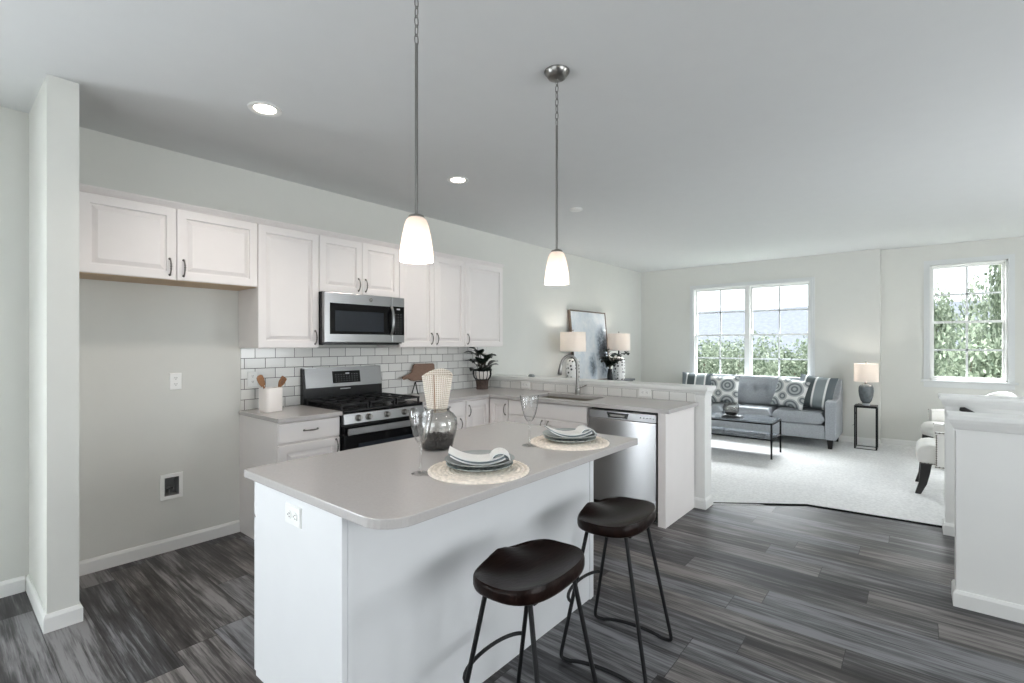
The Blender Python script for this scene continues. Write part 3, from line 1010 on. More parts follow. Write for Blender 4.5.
# ------------------------------------------------------------------ ceiling fittings
def recessed(label, x, y):
    r = thing('recessed_light', label, 'ceiling light', (x, y, CH), 0, 'recessed ceiling lights over the kitchen')
    B().lathe([(.088, 0.0), (.086, -.006), (.070, -.008), (.058, -.001), (.056, -.001)], 36).build('trim_ring', M['trim'], r, smooth=True)
    B().lathe([(.0565, -.0015), (.04, -.003), (.001, -.0035)], 32).build('lens', M['lens'], r, smooth=True)
    ld = bpy.data.lights.new('recessed_lamp', 'SPOT')
    ld.energy = 18
    ld.color = (1.0, 0.89, 0.80)
    ld.spot_size = 2.4
    ld.spot_blend = 0.7
    ld.shadow_soft_size = .06
    lo = bpy.data.objects.new('recessed_lamp', ld)
    COL.objects.link(lo)
    lo.parent = r
    lo.location = (0, 0, -.03)
    return r
recessed('lit recessed ceiling light nearest the pillar', 1.226, 2.832)
recessed('lit recessed ceiling light farther from the pillar, between the two pendants', 2.755, 2.856)
b = B().lathe([(.001, -.018), (.050, -.018), (.060, -.014), (.066, -.006), (.066, 0)], 32)
o = b.build('smoke_detector', M['trim'], smooth=True, loc=(4.088, 2.577, CH))
tag(o, 'round white smoke detector on the ceiling beyond the far pendant', 'smoke detector')

def make_pendant(label, x, y):
    r = thing('pendant_light', label, 'pendant light', (x, y, 0), 0, 'pendant lights over the island')
    B().lathe([(.001, CH - .034), (.036, CH - .034), (.043, CH - .031), (.062, CH - .004), (.062, CH)], 32).build('canopy', M['nickel'], r, smooth=True)
    ch = B()
    zt, zb = CH - .034, 2.478
    n = 7
    Lk = (zt - zb) / n
    for i in range(n):
        zc = zt - Lk * (i + .5)
        ring = []
        for k in range(14):
            a = 2 * PI * k / 14
            px, pz = .0075 * math.cos(a), (Lk * .62) * math.sin(a)
            ring.append((px, 0, zc + pz) if i % 2 == 0 else (0, px, zc + pz))
        ch.tube(ring, .0022, 6, close=True)
    ch.build('chain', M['nickel'], r, smooth=True)
    B().cyl((0, 0, 2.480), (0, 0, 1.88), .0058, .0058, 12).build('stem', M['nickel'], r, smooth=True)
    B().lathe([(.0059, 1.878), (.012, 1.876), (.027, 1.870), (.029, 1.863), (.001, 1.863)], 24).build('fitter', M['nickel'], r, smooth=True)
    prof = [(.028, 1.862), (.036, 1.854), (.0425, 1.836), (.049, 1.805), (.0545, 1.770), (.0585, 1.738), (.0605, 1.708), (.058, 1.708), (.056, 1.738), (.052, 1.770), (.0465, 1.805), (.040, 1.834), (.032, 1.850), (.026, 1.857)]
    B().lathe(prof, 36).build('shade', M['frost'], r, smooth=True)
    B().sphere((0, 0, 1.755), .026, 16, 1, 1, 1.15).build('bulb', M['bulb'], r, smooth=True)
    ld = bpy.data.lights.new('pendant_lamp', 'POINT')
    ld.energy = 1.9
    ld.color = (1.0, 0.90, 0.82)
    ld.shadow_soft_size = .03
    lo = bpy.data.objects.new('pendant_lamp', ld)
    COL.objects.link(lo)
    lo.parent = r
    lo.location = (0, 0, 1.715)
    return r
make_pendant('frosted glass pendant nearer the camera, over the left of the island', 1.114, 1.366)
make_pendant('frosted glass pendant farther away, over the right of the island', 1.968, 1.350)

# ================================================================== BAR STOOLS
def make_stool(label, loc, rz):
    r = thing('bar_stool', label, 'bar stool', loc, rz, 'saddle-seat bar stools at the island')
    # saddle seat: local +y is the front with the pommel
    a, c, n, m_ = .222, .155, 48, 14
    def outline(t, s):
        ct, st_ = math.cos(t), math.sin(t)
        e = 2 / 2.7
        return (a * s * math.copysign(abs(ct) ** e, ct), c * s * math.copysign(abs(st_) ** e, st_))
    def top(x, y):
        u, v = x / a, y / c
        rr = min(1, u * u + v * v)
        z = .648 - .026 * (1 - rr)
        fv, bv = max(0, v), max(0, -v)
        z += .012 * bv ** 2
        z -= .022 * math.exp(-((abs(u) - .56) / .30) ** 2) * fv ** 1.5
        z += .012 * math.exp(-(u / .30) ** 2) * fv ** 1.3
        return z
    rings = []
    for k in range(m_):
        s = max(.002, k / (m_ - 1) * .97)
        rings.append([(*outline(2 * PI * i / n, s), top(*outline(2 * PI * i / n, s))) for i in range(n)])
    for s, dz in ((.99, -.003), (1.0, -.009), (1.0, -.030), (.985, -.040), (.95, -.045)):
        rings.append([(*outline(2 * PI * i / n, s), top(*outline(2 * PI * i / n, .97)) * .35 + .645 * .65 + dz) for i in range(n)])
    rings.append([(*outline(2 * PI * i / n, .6), .600) for i in range(n)])
    rings.append([(*outline(2 * PI * i / n, .01), .600) for i in range(n)])
    B().loops(rings).build('seat', M['stoolwood'], r, smooth=True)
    # two bent rods: each a pair of legs with an arched runner on the floor
    R_ = .0085
    F, T = (.195, .195), (.135, .085)
    for sx in (-1, 1):
        for sy in (-1, 1):
            p0 = (sx * T[0], sy * T[1], .608)
            p1 = (sx * (F[0] - .006), sy * (F[1] - .006), .05)
            pts = [p0, p1] + bez(p1, (sx * F[0], sy * F[1], .008), (sx * F[0], sy * F[1], .0085), (sx * F[0], sy * (F[1] - .05), .0105), 6)[1:]
            B().tube(pts, R_, 10).build('leg', M['iron'], r, smooth=True)
        B().tube(bez((sx * F[0], -(F[1] - .05), .0105), (sx * F[0], -.08, .036), (sx * F[0], .08, .036), (sx * F[0], F[1] - .05, .0105), 12), R_, 10).build('runner', M['iron'], r, smooth=True)
    k = .62
    fx, fy = T[0] + (F[0] - T[0]) * k, T[1] + (F[1] - T[1]) * k
    zf = .608 - .56 * k
    B().tube(bez((-fx, fy, zf), (-fx * .8, fy + .075, zf), (fx * .8, fy + .075, zf), (fx, fy, zf), 14), .0075, 10).build('footrest', M['iron'], r, smooth=True)
    B().box(-.15, .15, -.115, .115, .594, .602).build('seat_plate', M['iron'], r)
    return r
make_stool('dark wood saddle stool nearer the camera, front of the two', (1.362, 1.044, 0), .06)
make_stool('dark wood saddle stool farther from the camera, by the dishwasher end', (2.038, 1.060, 0), .12)

# ================================================================== ON THE ISLAND
def placemat(label, x, y):
    prof = []
    rings = []
    n = 120
    nr = 11
    for k in range(nr * 4 + 1):
        rr = .004 + (.200 - .004) * k / (nr * 4)
        ridge = math.sin(PI * (k % 4) / 4)
        ring = []
        for i in range(n):
            t = 2 * PI * i / n
            ph = (i + (k // 4)) % 3
            sc = 1 + (.012 if (k == nr * 4 and ph == 0) else 0)
            ring.append((rr * sc * math.cos(t), rr * sc * math.sin(t), .004 + .005 * ridge * (1.0 if ph else .55)))
        rings.append(ring)
    rings.append([(.201 * math.cos(2 * PI * i / n), .201 * math.sin(2 * PI * i / n), .0) for i in range(n)])
    rings.append([(.003 * math.cos(2 * PI * i / n), .003 * math.sin(2 * PI * i / n), .0) for i in range(n)])
    o = B().loops(rings).build('placemat', M['seagrass'], smooth=True, loc=(x, y, CT + .0004))
    return tag(o, label, 'placemat', 'round woven placemats')
placemat('round woven placemat nearer the camera on the island', 1.405, 1.338)
placemat('round woven placemat at the far end of the island', 2.098, 1.362)

g = NG('patterned_stoneware')
v, x, y, z = g.coords()
vo = g.n('ShaderNodeTexVoronoi')
vo.inputs['Scale'].default_value = 55
g.link(v, vo.inputs['Vector'])
M['pattern'] = g.fin(g.ramp(vo.outputs['Distance'], [(.25, (92, 104, 104)), (.45, (176, 186, 184)), (.8, (206, 212, 210))]), 0.3)
def plates(x, y, where):
    z = CT + .0095
    o = B().lathe([(.001, .003), (.085, .003), (.105, .010), (.132, .019), (.134, .022), (.131, .0225), (.104, .014), (.084, .0065), (.001, .0065)], 48, (0, 0, 0)).build('dinner_plate', M['pattern'], smooth=True, loc=(x, y, z - .003))
    tag(o, 'patterned grey-green plate lying directly on the ' + where, 'plate', 'patterned lower plates')
    o = B().lathe([(.001, .0), (.085, .0), (.100, .005), (.138, .017), (.140, .020), (.137, .0208), (.100, .0092), (.084, .0042), (.001, .0042)], 48, (0, 0, 0)).build('dinner_plate', M['plate'], smooth=True, loc=(x, y, z + .017))
    tag(o, 'plain grey plate under the napkin, upper plate on the ' + where, 'plate', 'plain grey upper plates')
plates(1.418, 1.345, 'near placemat')
plates(2.108, 1.366, 'far placemat')

def napkin(label, x, y, rz):
    r = thing('napkin', label, 'napkin', (x, y, CT + .0305), rz, 'folded linen napkins')
    def ribbon(b, curve, t, y0, y1):
        top, bot = [], []
        for i, p in enumerate(curve):
            q0, q1 = curve[max(0, i - 1)], curve[min(len(curve) - 1, i + 1)]
            d = Vector((q1[0] - q0[0], q1[1] - q0[1])).normalized()
            nx_, nz_ = -d.y, d.x
            top.append((p[0] + nx_ * t / 2, p[1] + nz_ * t / 2))
            bot.append((p[0] - nx_ * t / 2, p[1] - nz_ * t / 2))
        rings = [[(a_[0], y0, a_[1]), (a_[0], y1, a_[1]), (c_[0], y1, c_[1]), (c_[0], y0, c_[1])] for a_, c_ in zip(top, bot)]
        b.loops(rings)
    def sag(x0, z0, xm, zm, x1, z1, n=14):
        return bez((x0, z0), (x0 + (xm - x0) * .6, zm), (xm + (x1 - xm) * .4, zm), (x1, z1), n)
    up, lo, ed = B(), B(), B()
    ribbon(up, sag(-.118, .052, .0, .004, .098, .036), .004, -.056, .058)
    ribbon(ed, sag(-.116, .046, .0, -.001, .100, .031), .0035, -.060, .060)
    ribbon(lo, sag(-.110, .039, .0, -.006, .103, .025), .005, -.062, .057)
    # gathered folds at the right-hand end
    for k, (h_, rr) in enumerate(((.020, .030), (.030, .022), (.036, .013))):
        arc = [(.085 + rr * 1.25 * math.cos(PI * t / 10), .006 + h_ * .35 + rr * math.sin(PI * t / 10)) for t in range(11)]
        ribbon(ed if k % 2 else lo, arc, .0045, -.050 + .008 * k, .050 - .006 * k)
    u = up.build('upper_fold', M['napkin'], r, smooth=True)
    lo.build('lower_fold', M['napkin'], r, smooth=True)
    ed.build('slate_edge', M['napedge'], r, smooth=True)
    return r
napkin('folded white napkin with slate edge on the near plate', 1.412, 1.345, -.80)
napkin('folded white napkin with slate edge on the far plate', 2.102, 1.366, -.72)

def wine_glass(label, x, y):
    o = B().lathe([(.001, .004), (.012, .005), (.036, .0025), (.037, .001), (.036, .0), (.001, .0)], 32, (0, 0, 0))
    r = thing('wine_glass', label, 'wine glass', (x, y, CT), 0, 'stemmed wine glasses')
    o.build('foot', M['glass'], r, smooth=True)
    B().lathe([(.0115, .0045), (.005, .014), (.0042, .05), (.0042, .095), (.0062, .104), (.0042, .110), (.006, .116), (.014, .122)], 20).build('stem', M['glass'], r, smooth=True)
    b = B()
    outer = [(.013, .120), (.023, .134), (.032, .158), (.039, .188), (.044, .218), (.0475, .246)]
    inner = [(rr - .0016, zz + (.003 if i < 2 else 0)) for i, (rr, zz) in enumerate(outer)]
    rings = []
    n = 40
    for rr, zz in outer + [(outer[-1][0] - .0008, .2475)] + inner[::-1] + [(.001, .127)]:
        fl = .0011 * max(0, (0.20 - zz) / .08) if rr > .02 else 0
        rings.append([((rr - fl * (i % 4 < 2)) * math.cos(2 * PI * i / n), (rr - fl * (i % 4 < 2)) * math.sin(2 * PI * i / n), zz) for i in range(n)])
    b.loops(rings, False, False)
    b.build('bowl', M['glass'], r, smooth=True)
    return r
wine_glass('clear stemmed wine glass in front of the grey glass vase', 1.222, 1.472)
wine_glass('clear stemmed wine glass beside the far placemat', 1.903, 1.468)

vs = thing('glass_vase', 'smoky glass jar vase with dark gravel on the island', 'vase', (1.572, 1.772, CT))
b = B()
outer = [(.066, 0), (.072, .004), (.080, .04), (.092, .085), (.0965, .118), (.092, .148), (.076, .168), (.060, .179), (.057, .186), (.062, .193), (.066, .197)]
inner = [(rr - .004, max(.006, zz)) for rr, zz in outer]
b.lathe([(.001, 0)] + outer + inner[::-1] + [(.001, .006)], 40)
b.build('jar', M['smoke'], vs, smooth=True)
random.seed(3)
b = B()
b.lathe([(.001, .0075), (.061, .0075), (.072, .022), (.078, .050), (.070, .058), (.001, .060)], 32)
for i in range(90):
    a_, rr = random.uniform(0, 2 * PI), .074 * math.sqrt(random.random())
    b.sphere((rr * math.cos(a_), rr * math.sin(a_), .055 + random.uniform(0, .008)), random.uniform(.005, .009), 6)
o = b.build('gravel', M['gravel'], None, loc=(1.572, 1.772, CT))
tag(o, 'dark gravel filling the bottom of the grey glass vase', 'gravel', kind='stuff')

# woven cream wrap standing in the jar's mouth
g = NG('woven_wrap')
v, x, y, z = g.coords()
ang = g.math('ARCTAN2', y, x)
s1 = g.math('SINE', g.math('ADD', g.math('MULTIPLY', ang, 20.0), g.math('MULTIPLY', z, 330.0)))
s2 = g.math('SINE', g.math('SUBTRACT', g.math('MULTIPLY', ang, 20.0), g.math('MULTIPLY', z, 330.0)))
wv = g.math('MULTIPLY', s1, s2)
g.bump(wv, 0.8, 0.004)
M['wrap'] = g.fin(g.ramp(g.math('MULTIPLY_ADD', wv, 0.5, 0.5), [(0.12, (186, 166, 146)), (0.38, (236, 225, 212)), (0.9, (246, 240, 232))]), 0.85)
wr = thing('woven_wrap', 'cream woven wrap rolled upright in the mouth of the vase', 'woven wrap', (1.572, 1.772, CT + .146))
b = B()
rings = []
n = 44
for k in range(13):
    t = k / 12
    rr = .044 + .030 * t ** .8
    zz = .03 + .192 * t
    ring = []
    for i in range(n):
        a_ = 2 * PI * i / n
        rot = a_ + 3.74   # seam towards the camera
        dip = -.026 * math.exp(-((math.sin((a_ - PI) / 2)) / .22) ** 2) * t ** 3 * 0
        notch = 1 - .12 * math.exp(-((min(a_, 2 * PI - a_)) / .10) ** 2)
        cr_ = .012 * t * math.cos(a_)
        ring.append((rr * notch * math.cos(rot), rr * notch * math.sin(rot), zz - (.020 * t ** 3 * abs(math.sin(a_)) ** 2) - .012 * t ** 3 * math.cos(a_) + dip))
    rings.append(ring)
inner = [[(p[0] * .93, p[1] * .93, p[2]) for p in ring] for ring in rings[::-1]]
b.loops(rings + inner, False, False)
b.build('roll', M['wrap'], wr, smooth=True)
b = B()
pts = []
for k in range(13):
    t = k / 12
    rr = (.044 + .030 * t ** .8) * .90
    pts.append((rr * math.cos(3.74), rr * math.sin(3.74), .03 + .192 * t - .012 * t ** 3))
b.tube(pts, .0022, 6)
b.build('seam', M['wood'], wr, smooth=True)

# ================================================================== ON THE COUNTERS
ck_ = thing('utensil_crock', 'square white ceramic utensil crock on the short countertop', 'crock', (1.650, 3.715, CT), .12)
hw = .064
outer = round_rect(-hw, hw, -hw, hw, (.022,) * 4, 5)
innr = [(p[0] * .92, p[1] * .92) for p in outer]
sc = lambda P_, k, z: [(p[0] * k, p[1] * k, z) for p in P_]
B().loops([sc(outer, .93, 0), sc(outer, .98, .006), sc(outer, 1, .02), sc(outer, 1.0, .172), sc(outer, .98, .176), sc(innr, 1, .176), sc(innr, .98, .16), sc(innr, .96, .012)]).build('body', M['ceramic'], ck_, smooth=True)
def utensil(name, label, pts, kind):
    base = Vector((1.650, 3.715, CT + .013))
    P_ = [Vector(p) for p in pts]
    b = B()
    b.tube([P_[0], P_[1], P_[2]], [.006, .0065, .007], 10)
    d = (P_[2] - P_[1]).normalized()
    side = d.cross(Vector((.55, -.83, 0))).normalized()
    nrm = d.cross(side)
    L_ = .085
    rings = []
    for k in range(9):
        t = k / 8
        wv_ = .008 + (.026 * math.sin(PI * min(1, t * .62 + .12)) if kind == 'spoon' else .024 * min(1, t * 2.5) * (1 if t < .95 else .9))
        if t == 1 and kind == 'spoon': wv_ = .012
        cpt = P_[2] + d * (L_ * t)
        th = .004
        dish = -.006 * math.sin(PI * t) if kind == 'spoon' else 0
        rings.append([tuple(cpt + side * wv_ + nrm * th), tuple(cpt + nrm * (th + dish)), tuple(cpt - side * wv_ + nrm * th), tuple(cpt - side * wv_ - nrm * th), tuple(cpt - nrm * (th - dish)), tuple(cpt + side * wv_ - nrm * th)])
    b.loops(rings)
    b.second()
    if kind == 'slot':
        s_ = b
        for k in (-1, 0, 1):
            a_ = P_[2] + d * .030 + side * (.010 * k) - nrm * .0
            s_.tube([tuple(a_), tuple(a_ + d * .04)], .0052, 8)
    o = b.build(name, [M['wood'], M['board']], smooth=True, loc=base)
    return tag(o, label, 'utensil', 'wooden utensils in the crock')
utensil('wooden_spoon', 'wooden spoon leaning left out of the white crock', [(-.012, -.024, 0), (-.036, -.024, .11), (-.064, -.024, .180)], 'spoon')
utensil('wooden_spatula', 'slotted wooden spatula leaning right out of the white crock', [(.005, .022, 0), (.034, .022, .10), (.070, .022, .160)], 'slot')

# cutting board on a little dark stand, against the tiles
ty = KY - .012
cbd = B()
poly = [(2.985, 1.080), (2.993, 1.067), (3.010, 1.063), (3.050, 1.073), (3.085, 1.053), (3.12, 1.046), (3.385, 1.046), (3.40, 1.060), (3.40, 1.200), (3.385, 1.214), (3.150, 1.216), (3.132, 1.206), (3.118, 1.165), (3.100, 1.133), (3.070, 1.117), (3.030, 1.107), (2.992, 1.097)]
cbd.extrude([(p[0] - 3.2, p[1] - 1.046) for p in poly], 'y', -.011, .011)
cbd.move(Matrix.Rotation(-.10, 4, 'X'))
o = cbd.build('cutting_board', M['board'], bevel=.004, loc=(3.2, ty - .052, 1.046))
tag(o, 'brown paddle cutting board propped against the tiles right of the range', 'cutting board')
es = B()
for xx in (3.135, 3.37):
    es.tube([(xx, ty - .115, CT + .006), (xx, ty - .10, CT + .006), (xx, ty - .062, 1.038), (xx, ty - .075, 1.038)], .006, 8)
    es.tube([(xx, ty - .062, 1.038), (xx, ty - .010, CT + .006)], .005, 8)
es.tube([(3.135, ty - .062, 1.037), (3.37, ty - .062, 1.037)], .005, 8)
tag(es.build('easel_stand', M['iron'], smooth=True), 'small dark wire stand holding up the cutting board', 'stand')

def leaf(b, p0, p1, width, droop=.02, n=5):
    a_, c_ = Vector(p0), Vector(p1)
    d = c_ - a_
    side = d.cross(Vector((0, 0, 1)))
    side = side.normalized() if side.length > 1e-5 else Vector((1, 0, 0))
    rows = []
    for k in range(n + 1):
        t = k / n
        w_ = width * math.sin(PI * (t * .92 + .04)) ** .8 if 0 < k < n else width * .05
        p = a_ + d * t + Vector((0, 0, 4 * droop * t * (1 - t)))
        rows.append((b.v(*(p - side * w_ + Vector((0, 0, w_ * .25)))), b.v(*p), b.v(*(p + side * w_ + Vector((0, 0, w_ * .25))))))
    for r0, r1 in zip(rows, rows[1:]):
        b.face((r0[0], r0[1], r1[1], r1[0]))
        b.face((r0[1], r0[2], r1[2], r1[1]))

pl = thing('potted_plant', 'dark-leaved plant in a caged urn at the counter corner', 'potted plant', (3.965, 3.725, CT))
b = B().lathe([(.001, 0), (.066, 0), (.068, .012), (.064, .02), (.070, .085), (.076, .100), (.080, .104), (.001, .104)], 28)
b.build('urn_base', M['basket'], pl, smooth=True)
b = B()
for i in range(14):
    a_ = 2 * PI * i / 14
    b.tube([(rr * math.cos(a_), rr * math.sin(a_), zz) for rr, zz in ((.070, .104), (.092, .130), (.102, .165), (.100, .200), (.104, .215))], .0042, 6)
for zz, rr in ((.106, .072), (.213, .104)):
    b.tube([(rr * math.cos(2 * PI * i / 32), rr * math.sin(2 * PI * i / 32), zz) for i in range(32)], .0075, 8, close=True)
b.build('cage', M['iron'], pl, smooth=True)
b = B().lathe([(.001, .106), (.058, .106), (.080, .135), (.088, .170), (.086, .198), (.080, .198), (.001, .190)], 28)
b.build('liner', M['ceramic'], pl, smooth=True)
b = B()
sb = B()
random.seed(11)
for i in range(24):
    a_ = 2.4 * i
    h_ = ((i * 7) % 10) / 10
    rr = .10 + .13 * ((i * 3) % 7) / 7
    zz = .22 + .22 * h_
    ca, sa = math.cos(a_) * rr, math.sin(a_) * rr * .62
    px, py = ca * .639 + sa * .769, -ca * .769 + sa * .639      # wider along the wall corner's diagonal
    sb.tube([(px * .1, py * .1, .19), (px * .35, py * .35, zz - .02)], .003, 5)
    leaf(b, (px * .35, py * .35, zz - .02), (px * 1.08, min(.185, py * 1.08), min(.462, zz + random.uniform(-.03, .04))), .052 + .018 * (i % 3), .02)
b.build('foliage', M['leaf'], pl, smooth=True)
sb.build('stems', M['stem'], pl)

b = B()
b.loops([[(-.035, -.02, 0), (.035, -.02, 0), (.035, .02, 0), (-.035, .02, 0)], [(-.035, -.02, .012), (.035, -.02, .012), (.035, .02, .012), (-.035, .02, .012)],
         [(-.022, -.014, .030), (.022, -.014, .030), (.022, .014, .030), (-.022, .014, .030)]])
b.move(Matrix.Rotation(-PI / 2, 4, 'Z'))
tag(b.build('soap_holder', M['plate'], bevel=.006, loc=(4.34, 3.32, 1.0475)), 'small grey object sitting on the bar ledge behind the sink counter', 'soap holder')

# ================================================================== CONSOLE ALONG THE LIVING ROOM WALL
ct_ = thing('console_table', 'dark console table against the wall beyond the bar', 'console table', (6.38, 3.735, 0))
cx = 1.06
B().box(-cx, cx, -.185, .180, .820, .850).build('top', M['console'], ct_, bevel=.004)
B().box(-cx + .05, cx - .05, -.165, .17, .68, .820).build('apron', M['console'], ct_)
for k in range(3):
    xa = -cx + .06 + k * (2 * cx - .12) / 3
    dd = B().box(xa + .01, xa + (2 * cx - .12) / 3 - .01, -.180, -.165, .695, .81).build('drawer', M['console'], ct_, bevel=.003)
    B().sphere((xa + (2 * cx - .12) / 6, -.190, .752), .012, 12).build('knob', M['nickel'], dd, smooth=True)
for sx in (-1, 1):
    for yy in (-.15, .145):
        B().loops([[(sx * (cx - .08) - h_, yy - h_, z_), (sx * (cx - .08) + h_, yy - h_, z_), (sx * (cx - .08) + h_, yy + h_, z_), (sx * (cx - .08) - h_, yy + h_, z_)] for h_, z_ in ((.016, 0), (.025, .68))]).build('leg', M['console'], ct_)
B().box(-cx + .06, cx - .06, -.14, .14, .16, .185).build('shelf', M['console'], ct_)
CZ = .8505
art = thing('framed_art', 'large framed abstract painting in pale blue and charcoal', 'painting', (6.51, 3.795, CZ + .001))
tilt = Matrix.Rotation(-.095, 4, 'X')
aw, ah = .525, 1.07
f = B()
for x0_, x1_, z0_, z1_ in ((-aw, aw, 0, .018), (-aw, aw, ah - .018, ah), (-aw, -aw + .018, .018, ah - .018), (aw - .018, aw, .018, ah - .018)):
    f.box(x0_, x1_, -.018, .022, z0_, z1_)
g = NG('bronze_frame'); M['frame'] = mat('bronze_frame_wood', (112, 96, 86), 0.45, 0.2, var=.2)
f.move(tilt).build('frame', M['frame'], art)
g = NG('abstract_painting')
v, x, y, z = g.coords()
n1 = g.noise(g.vec(g.math('MULTIPLY', x, 2.2), 0.0, g.math('MULTIPLY', z, 2.0)), 1.6, 9, .68)
n2 = g.noise(g.vec(g.math('MULTIPLY', x, 9.0), 3.0, g.math('MULTIPLY', z, 9.0)), 1.2, 6, .7)
dx_ = g.math('SUBTRACT', x, 0.36); dz_ = g.math('SUBTRACT', z, 0.44)
dd_ = g.math('SQRT', g.math('ADD', g.math('MULTIPLY', g.math('MULTIPLY', dx_, dx_), 3.6), g.math('MULTIPLY', dz_, dz_)))
blot = g.math('MAXIMUM', g.math('SUBTRACT', 1.0, g.math('MULTIPLY', dd_, 2.1)), 0.0)
ex_ = g.math('SUBTRACT', x, 0.02); ez_ = g.math('SUBTRACT', z, 0.22)
de_ = g.math('SQRT', g.math('ADD', g.math('MULTIPLY', g.math('MULTIPLY', ex_, ex_), 4.0), g.math('MULTIPLY', ez_, ez_)))
blot2 = g.math('MAXIMUM', g.math('SUBTRACT', .75, g.math('MULTIPLY', de_, 2.8)), 0.0)
fac = g.math('ADD', g.math('MULTIPLY', n1, .42), g.math('MULTIPLY', n2, .34))
fac = g.math('ADD', fac, g.math('MULTIPLY', g.math('MAXIMUM', blot, blot2), g.math('MULTIPLY', n2, 1.2)))
pm_ = g.fin(g.ramp(fac, [(.30, (232, 234, 236)), (.46, (206, 214, 222)), (.60, (160, 172, 184)), (.74, (96, 106, 116)), (.95, (44, 48, 54))]), .6)
B().box(-aw + .017, aw - .017, -.010, .012, .017, ah - .017).move(tilt).build('canvas', pm_, art)

def dots_mat():
    g = NG('dotted_ceramic')
    v, x, y, z = g.coords()
    vo = g.n('ShaderNodeTexVoronoi')
    vo.inputs['Scale'].default_value = 19
    vo.inputs['Randomness'].default_value = .55
    g.link(v, vo.inputs['Vector'])
    return g.fin(g.ramp(vo.outputs['Distance'], [(.24, (44, 42, 42)), (.30, (230, 228, 226))]), .35)
M['dots'] = dots_mat()
def table_lamp(label, loc, base_kind, grp):
    r = thing('table_lamp', label, 'lamp', loc, 0, grp)
    if base_kind == 'dots':
        B().lathe([(.001, 0), (.080, 0), (.090, .012), (.096, .10), (.097, .24), (.090, .32), (.066, .356), (.03, .366), (.001, .367)], 32).build('base', M['dots'], r, smooth=True)
        B().cyl((0, 0, .365), (0, 0, .54), .012, .009, 12).lathe([(.014, .365), (.03, .372), (.026, .39), (.012, .40)], 20).build('neck', M['iron'], r, smooth=True)
        sr, z0, z1, fz = .178, .462, .728, .765
    else:
        B().lathe([(.001, 0), (.045, 0), (.047, .012), (.034, .026), (.001, .028)], 28).build('foot', M['crystal'], r, smooth=True)
        B().lathe([(.001, .026), (.038, .026), (.062, .06), (.080, .13), (.086, .19), (.083, .240), (.068, .272), (.040, .285), (.001, .287)], 32).build('base', M['greybase'], r, smooth=True)
        B().cyl((0, 0, .285), (0, 0, .50), .009, .007, 12).lathe([(.012, .285), (.02, .29), (.016, .31), (.009, .316)], 20).build('neck', M['nickel'], r, smooth=True)
        sr, z0, z1, fz = .138, .318, .560, .592
    s_ = B().lathe([(sr, z0), (sr * .985, z1), (sr * .97, z1), (sr * .985, z0), (sr, z0)], 40)
    so = s_.build('shade', M['linen'], r, smooth=True)
    h_ = B()
    for k in range(3):
        a_ = 2 * PI * k / 3
        h_.cyl((0, 0, z1 - .02), (sr * .97 * math.cos(a_), sr * .97 * math.sin(a_), z1 - .012), .0025, .0025, 6)
    h_.cyl((0, 0, z0 + .06), (0, 0, fz - .02), .004, .004, 8).sphere((0, 0, fz - .012), .011, 12)
    h_.build('harp', M['nickel'], r, smooth=True)
    B().sphere((0, 0, (z0 + z1) / 2 - .02), .03, 14, 1, 1, 1.25).build('bulb', M['bulb'], r, smooth=True)
    ld = bpy.data.lights.new('lamp_bulb', 'POINT')
    ld.energy = 3.4
    ld.color = (1.0, .94, .88)
    ld.shadow_soft_size = .035
    lo = bpy.data.objects.new('lamp_bulb', ld)
    COL.objects.link(lo)
    lo.parent = r
    lo.location = (0, 0, (z0 + z1) / 2 + .03)
    return r
table_lamp('lit dotted-base lamp left of the painting on the console', (5.69, 3.635, CZ), 'dots', 'matching dotted table lamps')
table_lamp('lit dotted-base lamp right of the painting on the console', (7.03, 3.635, CZ), 'dots', 'matching dotted table lamps')
pv = thing('vase_plant', 'leafy dark branches in a slim dark vase on the console', 'plant', (6.66, 3.59, CZ))
B().lathe([(.001, 0), (.038, 0), (.044, .03), (.042, .10), (.030, .16), (.034, .185), (.028, .185), (.024, .16), (.001, .15)], 24).build('vase', M['iron'], pv, smooth=True)
b, sb = B(), B()
random.seed(21)
for i in range(13):
    a_ = 2.399 * i
    rr = .13 + .17 * random.random()
    zz = .30 + .16 * random.random()
    if rr * math.sin(a_) > .10: rr *= .45
    tip = (rr * math.cos(a_) * 1.15, rr * math.sin(a_) * .8, zz)
    pts = bez((0, 0, .14), (0, 0, .26), (tip[0] * .5, tip[1] * .5, zz), tip, 6)
    sb.tube(pts, .003, 5)
    for k in range(2, 7):
        for s_ in (-1, 1):
            p = Vector(pts[k])
            e = p + Vector((math.cos(a_ + s_ * 1.1), math.sin(a_ + s_ * 1.1) * .7, random.uniform(-.5, .5))) * .075
            leaf(b, p, e, .040, .010, 4)
b.build('foliage', M['leaf'], pv, smooth=True)
sb.build('stems', M['stem'], pv)

